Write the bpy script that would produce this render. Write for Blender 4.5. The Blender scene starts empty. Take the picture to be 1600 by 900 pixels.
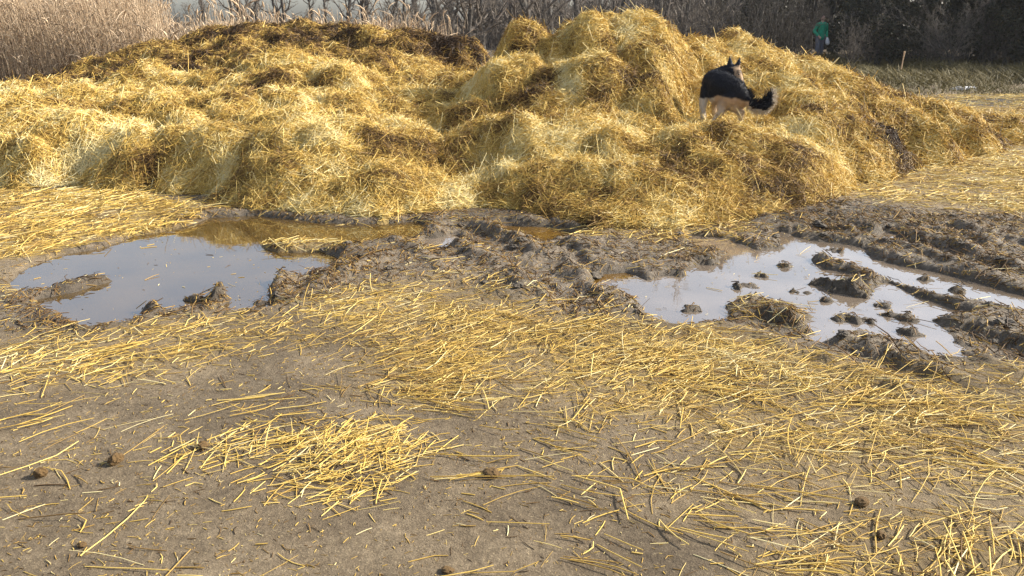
import bpy, bmesh, math, random
import numpy as np
from mathutils import Vector, Matrix

# ------------------------------------------------------------------ camera, sky, sun, exposure
scene = bpy.context.scene
COL = scene.collection
F, TH, CH = 1256.0, math.atan(420.0 / 1256.0), 1.6      # focal length in photo pixels, pitch, eye height
ST, CT = math.sin(TH), math.cos(TH)
cam = bpy.data.cameras.new("camera")
cam.sensor_width = 36.0
cam.lens = 36.0 * F / 1600.0
cam.clip_start, cam.clip_end = 0.05, 2000
co = bpy.data.objects.new("camera", cam)
co.location = (0, 0, CH)
co.rotation_euler = (math.pi / 2 - TH, 0, 0)
COL.objects.link(co)
scene.camera = co

SUN_EL, SUN_AZ = math.radians(31), math.radians(80)       # azimuth measured from +Y towards +X
world = bpy.data.worlds.new("World")
scene.world = world
world.use_nodes = True
wn = world.node_tree
sky = wn.nodes.new("ShaderNodeTexSky")
sky.sky_type = 'NISHITA'
sky.sun_disc = False
sky.sun_elevation = SUN_EL
sky.sun_rotation = SUN_AZ
sky.dust_density = 2.2
sky.air_density = 1.0
sky.ozone_density = 2.0
bg = wn.nodes["Background"]
bg.inputs["Strength"].default_value = 0.13
hs = wn.nodes.new("ShaderNodeHueSaturation")
hs.inputs["Saturation"].default_value = 0.62
wn.links.new(sky.outputs[0], hs.inputs["Color"])
wn.links.new(hs.outputs[0], bg.inputs["Color"])
sun = bpy.data.lights.new("sun", 'SUN')
sun.energy = 5.0
sun.angle = math.radians(0.6)
sun.color = (1.0, 0.925, 0.79)
so = bpy.data.objects.new("sun", sun)
sd_ = Vector((math.sin(SUN_AZ) * math.cos(SUN_EL), math.cos(SUN_AZ) * math.cos(SUN_EL), math.sin(SUN_EL)))
so.rotation_euler = sd_.to_track_quat('Z', 'Y').to_euler()
so.location = (20, 10, 20)
COL.objects.link(so)
vs = scene.view_settings
vs.view_transform = 'Standard'
vs.look = 'None'
vs.gamma = 1
vs.use_curve_mapping = False
vs.exposure = 1.06
scene.render.engine = 'CYCLES'
scene.cycles.use_denoising = True
scene.cycles.max_bounces = 6
scene.cycles.diffuse_bounces = 3
scene.cycles.transparent_max_bounces = 6
scene.cycles.volume_bounces = 1

rng = np.random.default_rng(7)
random.seed(7)

# ------------------------------------------------------------------ helpers
def G(px, py):
    """ground point (z = 0) that stands at photo pixel px, py"""
    a, b = (px - 800) / F, (450 - py) / F
    t = CH / (ST - b * CT)
    return a * t, t * (CT + b * ST)

def at(px, py, Y):
    """x and z of the point at depth Y"""
    a, b = (px - 800) / F, (450 - py) / F
    t = Y / (CT + b * ST)
    return a * t, CH + t * (-ST + b * CT)

_T = np.random.default_rng(3).random((256, 256))
def vnoise(x, y, seed=0):
    x = x + seed * 17.31
    y = y + seed * 9.77
    xi, yi = np.floor(x).astype(int), np.floor(y).astype(int)
    fx, fy = x - xi, y - yi
    fx, fy = fx * fx * (3 - 2 * fx), fy * fy * (3 - 2 * fy)
    a, b = _T[xi & 255, yi & 255], _T[(xi + 1) & 255, yi & 255]
    c, d = _T[xi & 255, (yi + 1) & 255], _T[(xi + 1) & 255, (yi + 1) & 255]
    return (a * (1 - fx) + b * fx) * (1 - fy) + (c * (1 - fx) + d * fx) * fy

def fbm(x, y, o=4, seed=0):
    s, a, t = 0.0, 0.5, 0.0
    for i in range(o):
        s = s + a * (2 * vnoise(x, y, seed + i) - 1)
        t += a
        a *= 0.5
        x, y = x * 2.03 + y * 0.3, y * 2.03 - x * 0.3
    return s / t

def billow(x, y, o=3, seed=0):
    s, a = 0.0, 0.5
    for i in range(o):
        s = s + a * np.abs(2 * vnoise(x, y, seed + i) - 1)
        a *= 0.5
        x, y = x * 2.1 + y * 0.4, y * 2.1 - x * 0.4
    return s

def sstep(a, b, x):
    t = np.clip((x - a) / (b - a), 0, 1)
    return t * t * (3 - 2 * t)

def poly_sd(x, y, poly):
    """signed distance to a polygon, negative inside"""
    P = np.array(poly)
    d = np.full(x.shape, 1e9)
    ins = np.zeros(x.shape, bool)
    n = len(P)
    for i in range(n):
        ax, ay = P[i]
        bx, by = P[(i + 1) % n]
        ex, ey = bx - ax, by - ay
        t = np.clip(((x - ax) * ex + (y - ay) * ey) / (ex * ex + ey * ey + 1e-12), 0, 1)
        d = np.minimum(d, (x - ax - t * ex) ** 2 + (y - ay - t * ey) ** 2)
        c = (ay > y) != (by > y)
        ins ^= c & (x < ex * (y - ay) / (ey if abs(ey) > 1e-12 else 1e-12) + ax)
    d = np.sqrt(d)
    return np.where(ins, -d, d)

def line_d(x, y, pts):
    """distance to a polyline and the length along it"""
    d = np.full(x.shape, 1e9)
    s = np.zeros(x.shape)
    L = 0.0
    for (ax, ay), (bx, by) in zip(pts[:-1], pts[1:]):
        ex, ey = bx - ax, by - ay
        l = math.hypot(ex, ey)
        t = np.clip(((x - ax) * ex + (y - ay) * ey) / (l * l), 0, 1)
        dd = np.hypot(x - ax - t * ex, y - ay - t * ey)
        m = dd < d
        d = np.where(m, dd, d)
        s = np.where(m, L + t * l, s)
        L += l
    return d, s, L

def gp(pts):
    return [G(*p) for p in pts]

def make_mesh(name, V, Q, attrs=None, smooth=True, loop_n=4):
    me = bpy.data.meshes.new(name)
    V = np.ascontiguousarray(V, dtype=np.float32)
    Q = np.ascontiguousarray(Q, dtype=np.int32)
    me.vertices.add(len(V))
    me.vertices.foreach_set("co", V.ravel())
    me.loops.add(Q.size)
    me.loops.foreach_set("vertex_index", Q.ravel())
    me.polygons.add(len(Q))
    me.polygons.foreach_set("loop_start", np.arange(0, Q.size, loop_n, dtype=np.int32))
    me.polygons.foreach_set("use_smooth", np.full(len(Q), smooth))
    for k, v in (attrs or {}).items():
        v = np.asarray(v, dtype=np.float32)
        if v.ndim == 1:
            a = me.attributes.new(k, 'FLOAT', 'POINT')
            a.data.foreach_set("value", v)
        else:
            a = me.attributes.new(k, 'FLOAT_COLOR', 'POINT')
            a.data.foreach_set("color", np.ascontiguousarray(v).ravel())
    me.update(calc_edges=True)
    return me

def link(name, me, mat=None, parent=None):
    o = bpy.data.objects.new(name, me)
    COL.objects.link(o)
    if mat is not None and not me.materials:
        me.materials.append(mat)
    if parent is not None:
        o.parent = parent
    return o

def empty(name, loc=(0, 0, 0)):
    o = bpy.data.objects.new(name, None)
    o.location = loc
    o.empty_display_size = 0.2
    COL.objects.link(o)
    return o

def tag(o, label=None, cat=None, group=None, kind=None):
    if label: o["label"] = label
    if cat: o["category"] = cat
    if group: o["group"] = group
    if kind: o["kind"] = kind
    return o

def tubes(P, R, s=3, attr=None, rg=rng):
    """N polylines of K points -> tubes of s sides"""
    P = np.asarray(P, float)
    N, K = P.shape[:2]
    T = np.gradient(P, axis=1)
    T /= np.linalg.norm(T, axis=2, keepdims=True) + 1e-9
    ref = rg.normal(size=(N, 1, 3))
    U = np.cross(T, np.broadcast_to(ref, T.shape))
    U /= np.linalg.norm(U, axis=2, keepdims=True) + 1e-9
    W = np.cross(T, U)
    an = np.arange(s) * 2 * math.pi / s
    V = P[:, :, None, :] + np.asarray(R)[:, :, None, None] * (np.cos(an)[None, None, :, None] * U[:, :, None, :] + np.sin(an)[None, None, :, None] * W[:, :, None, :])
    idx = np.arange(N * K * s).reshape(N, K, s)
    a, b = idx[:, :-1, :], idx[:, 1:, :]
    Q = np.stack([a, np.roll(a, -1, 2), np.roll(b, -1, 2), b], -1).reshape(-1, 4)
    out = [V.reshape(-1, 3), Q]
    if attr is not None:
        out.append(np.repeat(attr, K * s))
    return out

def merge(parts):
    """join (V, Q, attr) lists"""
    Vs, Qs, As, n = [], [], [], 0
    for V, Q, A in parts:
        Vs.append(V); Qs.append(Q + n); As.append(A); n += len(V)
    return np.concatenate(Vs), np.concatenate(Qs), np.concatenate(As)

# ------------------------------------------------------------------ materials
def new_mat(name):
    m = bpy.data.materials.new(name)
    m.use_nodes = True
    nt = m.node_tree
    return m, nt, nt.nodes["Principled BSDF"], nt.nodes["Material Output"]

def ramp(nt, stops):
    r = nt.nodes.new("ShaderNodeValToRGB")
    e = r.color_ramp.elements
    while len(e) < len(stops):
        e.new(0.5)
    for i, (p, c) in enumerate(stops):
        e[i].position = p
        e[i].color = (*c, 1)
    return r

def attr_node(nt, name):
    a = nt.nodes.new("ShaderNodeAttribute")
    a.attribute_name = name
    return a

def noise_node(nt, scale, detail=4, rough=0.6, coord=None):
    n = nt.nodes.new("ShaderNodeTexNoise")
    n.inputs["Scale"].default_value = scale
    n.inputs["Detail"].default_value = detail
    n.inputs["Roughness"].default_value = rough
    if coord is not None:
        nt.links.new(coord, n.inputs["Vector"])
    return n

def fibre_mat(name, stops, rough=0.55, trans=0.15, spec=0.2):
    m, nt, b, out = new_mat(name)
    r = ramp(nt, stops)
    nt.links.new(attr_node(nt, "tone").outputs["Fac"], r.inputs[0])
    nt.links.new(r.outputs[0], b.inputs["Base Color"])
    b.inputs["Roughness"].default_value = rough
    b.inputs["Specular IOR Level"].default_value = spec
    if trans > 0:
        t = nt.nodes.new("ShaderNodeBsdfTranslucent")
        nt.links.new(r.outputs[0], t.inputs["Color"])
        mx = nt.nodes.new("ShaderNodeMixShader")
        mx.inputs[0].default_value = trans
        nt.links.new(b.outputs[0], mx.inputs[1])
        nt.links.new(t.outputs[0], mx.inputs[2])
        nt.links.new(mx.outputs[0], out.inputs[0])
    return m

M_STRAW = fibre_mat("straw", [(0.0, (0.05, 0.028, 0.013)), (0.22, (0.17, 0.095, 0.034)), (0.42, (0.42, 0.268, 0.075)),
                              (0.62, (0.68, 0.465, 0.112)), (0.82, (0.78, 0.60, 0.215)), (1.0, (0.83, 0.72, 0.40))])
M_REED = fibre_mat("dry reed", [(0.0, (0.22, 0.16, 0.105)), (0.5, (0.56, 0.425, 0.285)), (1.0, (0.76, 0.62, 0.45))], trans=0.35)
M_GRASS = fibre_mat("rough grass", [(0.0, (0.03, 0.026, 0.011)), (0.5, (0.14, 0.115, 0.040)), (1.0, (0.27, 0.21, 0.095))], trans=0.2)
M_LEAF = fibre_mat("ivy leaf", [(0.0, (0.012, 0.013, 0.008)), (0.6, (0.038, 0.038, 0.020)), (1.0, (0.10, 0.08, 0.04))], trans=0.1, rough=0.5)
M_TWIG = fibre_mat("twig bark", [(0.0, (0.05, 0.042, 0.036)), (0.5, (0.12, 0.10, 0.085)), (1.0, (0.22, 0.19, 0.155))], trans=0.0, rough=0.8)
M_DARKTWIG = fibre_mat("shaded bark", [(0.0, (0.02, 0.017, 0.015)), (0.6, (0.045, 0.038, 0.032)), (1.0, (0.09, 0.08, 0.065))], trans=0.0, rough=0.8)  # twig bark darkened, the wood's shade put into its colour

def bark_mat():
    m, nt, b, out = new_mat("trunk bark")
    tc = nt.nodes.new("ShaderNodeTexCoord")
    mp = nt.nodes.new("ShaderNodeMapping")
    mp.inputs["Scale"].default_value = (9, 9, 1.4)
    nt.links.new(tc.outputs["Object"], mp.inputs["Vector"])
    n = noise_node(nt, 2.5, 6, 0.7, mp.outputs[0])
    r = ramp(nt, [(0.3, (0.022, 0.019, 0.017)), (0.55, (0.065, 0.056, 0.048)), (0.8, (0.13, 0.115, 0.09))])
    nt.links.new(n.outputs["Fac"], r.inputs[0])
    nt.links.new(r.outputs[0], b.inputs["Base Color"])
    b.inputs["Roughness"].default_value = 0.9
    bp = nt.nodes.new("ShaderNodeBump")
    bp.inputs["Strength"].default_value = 0.6
    bp.inputs["Distance"].default_value = 0.03
    nt.links.new(n.outputs["Fac"], bp.inputs["Height"])
    nt.links.new(bp.outputs[0], b.inputs["Normal"])
    return m
M_BARK = bark_mat()

def ground_mat():
    m, nt, b, out = new_mat("yard soil")
    L = nt.links
    geo = nt.nodes.new("ShaderNodeNewGeometry")
    pos = geo.outputs["Position"]
    n1 = noise_node(nt, 1.8, 7, 0.72, pos)
    n2 = noise_node(nt, 30, 8, 0.78, pos)
    n3 = noise_node(nt, 130, 3, 0.6, pos)
    dry = ramp(nt, [(0.36, (0.070, 0.050, 0.030)), (0.5, (0.150, 0.113, 0.071)), (0.64, (0.265, 0.206, 0.134))])
    mix = nt.nodes.new("ShaderNodeMath"); mix.operation = 'MULTIPLY_ADD'
    mix.inputs[1].default_value = 0.5
    L.new(n1.outputs["Fac"], mix.inputs[0])
    h = nt.nodes.new("ShaderNodeMath"); h.operation = 'MULTIPLY'
    h.inputs[1].default_value = 0.5
    L.new(n2.outputs["Fac"], h.inputs[0])
    L.new(h.outputs[0], mix.inputs[2])
    L.new(mix.outputs[0], dry.inputs[0])
    # chaff specks trodden into the soil
    sp = ramp(nt, [(0.60, (0, 0, 0)), (0.68, (1, 1, 1))])
    L.new(n3.outputs["Fac"], sp.inputs[0])
    c1 = nt.nodes.new("ShaderNodeMix"); c1.data_type = 'RGBA'
    spm = nt.nodes.new("ShaderNodeMath"); spm.operation = 'MULTIPLY'; spm.inputs[1].default_value = 0.5
    L.new(sp.outputs[0], spm.inputs[0])
    L.new(spm.outputs[0], c1.inputs[0])
    L.new(dry.outputs[0], c1.inputs[6])
    c1.inputs[7].default_value = (0.42, 0.34, 0.20, 1)
    mud = ramp(nt, [(0.32, (0.052, 0.040, 0.029)), (0.5, (0.145, 0.117, 0.086)), (0.68, (0.275, 0.226, 0.170))])
    L.new(n2.outputs["Fac"], mud.inputs[0])
    wet = attr_node(nt, "wet")
    c2 = nt.nodes.new("ShaderNodeMix"); c2.data_type = 'RGBA'
    L.new(wet.outputs["Fac"], c2.inputs[0])
    L.new(c1.outputs[2], c2.inputs[6])
    L.new(mud.outputs[0], c2.inputs[7])
    dk = attr_node(nt, "litter")
    lit = ramp(nt, [(0.3, (0.13, 0.085, 0.035)), (0.55, (0.33, 0.225, 0.075)), (0.75, (0.5, 0.38, 0.15))])
    n4 = noise_node(nt, 45, 4, 0.7, pos)
    L.new(n4.outputs["Fac"], lit.inputs[0])
    c3 = nt.nodes.new("ShaderNodeMix"); c3.data_type = 'RGBA'
    L.new(dk.outputs["Fac"], c3.inputs[0])
    L.new(c2.outputs[2], c3.inputs[6])
    L.new(lit.outputs[0], c3.inputs[7])
    c4 = nt.nodes.new("ShaderNodeMix"); c4.data_type = 'RGBA'
    L.new(attr_node(nt, "dark").outputs["Fac"], c4.inputs[0])
    L.new(c3.outputs[2], c4.inputs[6])
    c4.inputs[7].default_value = (0.032, 0.025, 0.018, 1)
    L.new(c4.outputs[2], b.inputs["Base Color"])
    rr = nt.nodes.new("ShaderNodeMapRange")
    rr.inputs["To Min"].default_value = 0.92
    rr.inputs["To Max"].default_value = 0.62
    L.new(wet.outputs["Fac"], rr.inputs["Value"])
    L.new(rr.outputs[0], b.inputs["Roughness"])
    b.inputs["Specular IOR Level"].default_value = 0.3
    bp = nt.nodes.new("ShaderNodeBump")
    bp.inputs["Strength"].default_value = 0.9
    bp.inputs["Distance"].default_value = 0.022
    ad = nt.nodes.new("ShaderNodeMath"); ad.operation = 'ADD'
    L.new(n2.outputs["Fac"], ad.inputs[0])
    h2 = nt.nodes.new("ShaderNodeMath"); h2.operation = 'MULTIPLY'; h2.inputs[1].default_value = 0.3
    L.new(n3.outputs["Fac"], h2.inputs[0])
    L.new(h2.outputs[0], ad.inputs[1])
    L.new(ad.outputs[0], bp.inputs["Height"])
    L.new(bp.outputs[0], b.inputs["Normal"])
    return m

def water_mat(name, base, ior):
    m, nt, b, out = new_mat(name)
    geo = nt.nodes.new("ShaderNodeNewGeometry")
    n = noise_node(nt, 2.2, 3, 0.5, geo.outputs["Position"])
    r = ramp(nt, [(0.3, tuple(c * 0.7 for c in base)), (0.7, tuple(c * 1.3 for c in base))])
    nt.links.new(n.outputs["Fac"], r.inputs[0])
    nt.links.new(r.outputs[0], b.inputs["Base Color"])
    b.inputs["Roughness"].default_value = 0.03
    b.inputs["IOR"].default_value = ior
    b.inputs["Specular IOR Level"].default_value = 0.5
    n2 = noise_node(nt, 9, 2, 0.5, geo.outputs["Position"])
    bp = nt.nodes.new("ShaderNodeBump")
    bp.inputs["Strength"].default_value = 0.05
    bp.inputs["Distance"].default_value = 0.01
    nt.links.new(n2.outputs["Fac"], bp.inputs["Height"])
    nt.links.new(bp.outputs[0], b.inputs["Normal"])
    return m
M_GROUND = ground_mat()
M_WATER = water_mat("muddy water", (0.070, 0.043, 0.014), 3.6)
M_MILKY = water_mat("milky mud water", (0.15, 0.118, 0.088), 3.2)
M_AMBER = water_mat("brown seepage water", (0.10, 0.055, 0.012), 2.0)

def mound_mat():
    m, nt, b, out = new_mat("matted straw")
    L = nt.links
    geo = nt.nodes.new("ShaderNodeNewGeometry")
    n = noise_node(nt, 28, 6, 0.75, geo.outputs["Position"])
    t = attr_node(nt, "tone")
    a = nt.nodes.new("ShaderNodeMath"); a.operation = 'MULTIPLY_ADD'
    a.inputs[1].default_value = 0.6
    a.inputs[2].default_value = -0.30
    L.new(n.outputs["Fac"], a.inputs[0])
    s = nt.nodes.new("ShaderNodeMath"); s.operation = 'ADD'
    L.new(a.outputs[0], s.inputs[0]); L.new(t.outputs["Fac"], s.inputs[1])
    r = ramp(nt, [(0.0, (0.035, 0.022, 0.011)), (0.3, (0.10, 0.062, 0.024)), (0.6, (0.24, 0.16, 0.05)), (1.0, (0.42, 0.30, 0.10))])
    L.new(s.outputs[0], r.inputs[0])
    L.new(r.outputs[0], b.inputs["Base Color"])
    b.inputs["Roughness"].default_value = 0.85
    bp = nt.nodes.new("ShaderNodeBump")
    bp.inputs["Strength"].default_value = 0.9
    bp.inputs["Distance"].default_value = 0.03
    L.new(n.outputs["Fac"], bp.inputs["Height"])
    L.new(bp.outputs[0], b.inputs["Normal"])
    return m
M_MOUND = mound_mat()

def plain_mat(name, c1, c2, scale=20, rough=0.8, spec=0.3, bump=0.3):
    m, nt, b, out = new_mat(name)
    tc = nt.nodes.new("ShaderNodeTexCoord")
    n = noise_node(nt, scale, 5, 0.65, tc.outputs["Object"])
    r = ramp(nt, [(0.3, c1), (0.7, c2)])
    nt.links.new(n.outputs["Fac"], r.inputs[0])
    nt.links.new(r.outputs[0], b.inputs["Base Color"])
    b.inputs["Roughness"].default_value = rough
    b.inputs["Specular IOR Level"].default_value = spec
    bp = nt.nodes.new("ShaderNodeBump")
    bp.inputs["Strength"].default_value = bump
    bp.inputs["Distance"].default_value = 0.01
    nt.links.new(n.outputs["Fac"], bp.inputs["Height"])
    nt.links.new(bp.outputs[0], b.inputs["Normal"])
    return m

# ------------------------------------------------------------------ the yard: one sheet with puddle basins, ruts and churned mud
WATER_Z = -0.030
PUDDLES = [
    ("left", [(25, 432), (60, 410), (110, 394), (180, 381), (215, 366), (290, 352), (312, 345), (330, 336), (400, 334), (480, 344), (560, 347),
              (645, 344), (668, 352), (620, 366), (580, 372), (548, 376), (470, 372), (397, 376), (400, 385), (430, 391), (500, 390), (525, 398), (498, 412), (462, 422), (420, 428), (409, 446), (414, 472), (366, 476),
              (345, 436), (328, 466), (270, 472), (225, 478), (190, 493), (140, 499), (98, 480), (72, 462), (120, 452), (182, 432), (160, 424), (100, 436), (60, 446), (38, 446)]),
    ("right", [(985, 446), (1040, 427), (1080, 416), (1138, 399), (1150, 388), (1100, 378), (1082, 364), (1130, 368), (1180, 388), (1240, 385), (1272, 391),
               (1256, 398), (1285, 416), (1335, 424), (1352, 450), (1390, 438), (1440, 462), (1500, 480), (1452, 490), (1470, 522), (1502, 549), (1450, 540), (1400, 524),
               (1340, 504), (1288, 518), (1270, 503), (1292, 487), (1235, 468), (1180, 450), (1140, 458), (1112, 466), (1128, 492), (1060, 494), (1018, 482), (1008, 462)]),
    ("channel", [(1216, 358), (1262, 370), (1332, 379), (1362, 398), (1440, 417), (1500, 428), (1600, 456), (1700, 485), (1700, 510), (1600, 480), (1540, 468), (1478, 456), (1430, 442), (1366, 418), (1296, 397), (1236, 379)]),
    ("seep", [(928, 434), (945, 424), (975, 421), (1002, 431), (975, 444), (945, 444)]),
    ("pool", [(1355, 366), (1385, 357), (1402, 361), (1380, 373)]),
    ("edge", [(672, 366), (705, 362), (712, 372), (690, 378), (676, 376)]),
    ("foot", [(790, 346), (850, 348), (905, 358), (860, 368), (800, 362)]),
]
PUD = [(n, gp(p)) for n, p in PUDDLES]
MUD = gp([(20, 500), (60, 405), (200, 365), (320, 325), (420, 328), (560, 340), (680, 330), (830, 325), (1000, 355), (1150, 335), (1270, 312), (1350, 318), (1480, 330), (1620, 345), (1720, 420),
          (1720, 560), (1600, 572), (1500, 566), (1400, 575), (1280, 548), (1150, 508), (1000, 485), (900, 497), (800, 470), (700, 425), (560, 440), (470, 478), (340, 485), (220, 492), (120, 520)])
RUTS = [  # centre line, half width, depth, ridge, lug depth
    (gp([(690, 345), (760, 375), (830, 410), (880, 450), (930, 492)]), 0.14, 0.075, 0.055, 0.6),
    (gp([(770, 340), (830, 365), (880, 395), (915, 432)]), 0.13, 0.065, 0.05, 0.6),
    (gp([(620, 352), (700, 392), (760, 430)]), 0.12, 0.045, 0.045, 0.5),
    (gp([(410, 470), (470, 440), (540, 410), (610, 385)]), 0.10, 0.03, 0.07, 0.3),
    (gp([(1130, 484), (1220, 512), (1320, 548), (1420, 585), (1560, 625)]), 0.10, 0.055, 0.05, 0.4),
    (gp([(1430, 492), (1500, 520), (1600, 558), (1680, 590)]), 0.12, 0.07, 0.06, 0.4),
    
    (gp([(1300, 345), (1400, 372), (1500, 402), (1620, 440)]), 0.10, 0.05, 0.06, 0.4),
    (gp([(1420, 342), (1520, 366), (1640, 402)]), 0.10, 0.05, 0.06, 0.4),
]
BUMPS = [  # clumps of squeezed-up mud: photo px, py, radius, height
    (1190, 342, .14, .07), (1260, 338, .18, .09), (1300, 330, .25, .10), (1350, 345, .2, .08), (1410, 332, .16, .07), (1455, 380, .3, .10), (1540, 385, .35, .12), (1400, 392, .25, .09), (1500, 400, .2, .08),
    (1290, 403, .14, .07), (1330, 410, .12, .05), (1360, 430, .06, .04), (1440, 458, .09, .05), (1480, 470, .08, .05), (1370, 515, .14, .07), (1410, 530, .12, .06), (1290, 512, .1, .05), (1520, 505, .15, .05), (1570, 500, .2, .04),
    (1180, 470, .2, .02), (1240, 492, .2, .025), (430, 455, .12, .11), (452, 440, .14, .08), (345, 452, .05, .05), (500, 420, .2, .07), (560, 405, .2, .06),
    (320, 357, .05, .05), (325, 372, .045, .05), (330, 388, .04, .04), (390, 375, .05, .04), (62, 410, .04, .04), (45, 436, .06, .035), (135, 434, .1, .05), (110, 442, .08, .045), (165, 428, .08, .04),
    (765, 385, .12, .06), (800, 372, .1, .06), (850, 385, .12, .06), (720, 372, .12, .05), (640, 392, .12, .06), (940, 395, .1, .05), (990, 380, .1, .05), (1020, 400, .12, .05), (900, 455, .15, .05),
    (215, 478, .08, .05), (255, 470, .07, .04), (180, 498, .1, .04), (90, 475, .1, .03),
]
BW = [(*G(px, py), r, h) for px, py, r, h in BUMPS]

ISLETS = [(1120, 406, .06, .08), (1060, 424, .05, .08), (1300, 438, .12, .09), (1338, 450, .10, .09), (1250, 448, .06, .08), (1190, 424, .05, .08), (1405, 486, .08, .08), (1335, 492, .08, .085), (1075, 474, .07, .08), (1290, 462, .05, .08), (1215, 408, .06, .08),
          (1160, 440, .08, .08), (1420, 510, .06, .08), (1440, 430, .06, .08), (1500, 447, .07, .08), (1300, 384, .06, .08), (232, 480, .05, .08), (302, 462, .04, .08), (335, 462, .06, .09), (345, 446, .04, .09), (392, 466, .05, .08), (375, 452, .03, .07), (1380, 470, .05, .08)]
IW = [(*G(px, py), r * 1.7, h * 0.86) for px, py, r, h in ISLETS]
def mud_mask(x, y):
    sd = poly_sd(x, y, MUD) + 0.18 * fbm(x * 1.7, y * 1.7, 3, 41)
    return sstep(0.18, -0.15, sd)

def ground_h(x, y, parts=False):
    x = np.asarray(x, float); y = np.asarray(y, float)
    near = (np.abs(x) < 9) & (y > 1.2) & (y < 14)
    z = 0.018 * fbm(x * 0.45, y * 0.45, 3, 11) + 0.006 * fbm(x * 3, y * 3, 3, 12)
    mud = np.zeros_like(z); pw = np.zeros_like(z)
    xi, yi = x[near], y[near]
    zi = z[near]
    m = mud_mask(xi, yi)
    zi = zi + 0.0035 * fbm(xi * 14, yi * 14, 3, 13)
    wx, wy = xi + 0.12 * fbm(xi * 2.3, yi * 2.3, 3, 14), yi + 0.12 * fbm(xi * 2.3, yi * 2.3, 3, 15)
    rough = 0.024 * (billow(wx * 2.6, wy * 2.6, 4, 16) - 0.3) - 0.040 * (billow(wx * 6, wy * 6, 5, 17) - 0.3) + -0.030 * (billow(xi * 17 + wx * 3, yi * 17, 4, 18) - 0.3)
    zi = zi + m * (rough * (0.25 + 1.0 * sstep(0.25, 0.75, vnoise(xi * 1.9, yi * 1.9, 24))) + 0.010)
    for pts, w, dep, rid, lug in RUTS:
        d, s, L = line_d(xi + 0.04 * fbm(xi * 4, yi * 4, 2, 19), yi + 0.04 * fbm(xi * 4, yi * 4, 2, 20), pts)
        e = sstep(0, 0.35, s) * sstep(L, L - 0.35, s)
        lg = 1 - lug * (0.5 + 0.5 * np.sin(s * 2 * math.pi / 0.17 + d * 14))
        zi = zi - 0.85 * e * dep * lg * np.exp(-(d / w) ** 4) + 0.45 * e * rid * np.exp(-((d - 1.7 * w) / (0.55 * w)) ** 2) * (0.2 + 1.5 * vnoise(xi * 11, yi * 11, 21))
    for bx, by, r, h in BW:
        d2 = ((xi - bx) ** 2 + (yi - by) ** 2) / (r * r)
        zi = zi + 0.30 * h * np.exp(-d2 * 1.3) * np.clip(1.25 - 1.6 * billow(xi * 10, yi * 10, 5, 22), 0.1, 2)
    p = np.zeros_like(zi)
    for n, poly in PUD:
        sd = poly_sd(xi, yi, poly) + 0.035 * fbm(xi * 5, yi * 5, 3, 23)
        p = np.maximum(p, sstep(0.12, -0.05, sd))
    zi = np.where(p < 0.4, np.maximum(zi, -0.024), zi)
    zi = zi * (1 - 0.82 * p) - 0.088 * p
    for bx, by, r, h in IW:
        ex_, ey_ = (xi - bx) + 0.05 * fbm(xi * 8, yi * 8, 3, 27), (yi - by) + 0.05 * fbm(xi * 8, yi * 8, 3, 28)
        d2 = (ex_ ** 2 + (ey_ + 0.25 * ex_) ** 2 * 2.0) / (r * r)
        zi = zi + h * np.exp(-d2 ** 2) * np.clip(1.45 - 1.5 * billow(xi * 12, yi * 12, 4, 26), 0.1, 1.3)
    z[near] = zi
    mud[near] = np.maximum(m, p)
    pw[near] = p
    if parts:
        return z, mud, pw
    return z

# straw litter density on the yard
def dens_poly(pts, soft, amt):
    return gp(pts), soft, amt
LITTER = [
    dens_poly([(500, 500), (520, 465), (600, 455), (700, 470), (760, 485), (850, 500), (960, 492), (1080, 510), (1200, 540), (1330, 575), (1500, 585), (1620, 570), (1700, 650),
               (1620, 700), (1450, 690), (1250, 680), (1060, 672), (930, 655), (880, 610), (760, 622), (640, 628), (540, 604), (580, 570), (600, 530)], 0.22, 1.0),
    dens_poly([(1200, 590), (1400, 610), (1620, 620), (1700, 780), (1500, 770), (1300, 740), (1150, 700)], 0.3, 0.42),
    dens_poly([(0, 548), (120, 515), (300, 495), (480, 490), (530, 530), (400, 560), (250, 578), (100, 585), (-60, 600)], 0.25, 0.40),
    dens_poly([(-80, 300), (150, 292), (320, 318), (290, 345), (200, 368), (60, 398), (-80, 420)], 0.15, 1.25),
    dens_poly([(1290, 300), (1360, 262), (1450, 238), (1440, 150), (1640, 143), (1900, 143), (1900, 300), (1800, 350), (1600, 338), (1480, 322), (1380, 310)], 0.3, 0.9),
    dens_poly([(1180, 890), (1330, 840), (1500, 815), (1640, 780), (1700, 930), (1200, 930)], 0.12, 0.50),
    dens_poly([(400, 378), (470, 375), (545, 376), (530, 386), (470, 390), (425, 391)], 0.06, 1.1),
    dens_poly([(840, 345), (950, 355), (1060, 362), (1140, 348), (1150, 358), (1040, 376), (900, 366)], 0.1, 0.8),
    dens_poly([(660, 435), (760, 425), (870, 470), (1000, 482), (960, 500), (760, 480)], 0.2, 0.25),
    dens_poly([(1130, 462), (1200, 452), (1290, 490), (1270, 510), (1150, 490)], 0.1, 0.35),
    dens_poly([(1050, 740), (1250, 760), (1260, 800), (1090, 790)], 0.12, 0.22),
]
def litter(x, y):
    d = np.zeros(np.shape(x))
    for poly, soft, amt in LITTER:
        sd = poly_sd(x, y, poly) + 0.22 * fbm(x * 2.2, y * 2.2, 3, 51)
        d = np.maximum(d, amt * sstep(soft, -soft, sd))
    return d * (0.55 + 0.9 * np.clip(0.5 + 1.3 * fbm(x * 3.2, y * 3.2, 3, 52), 0, 1))

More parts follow.
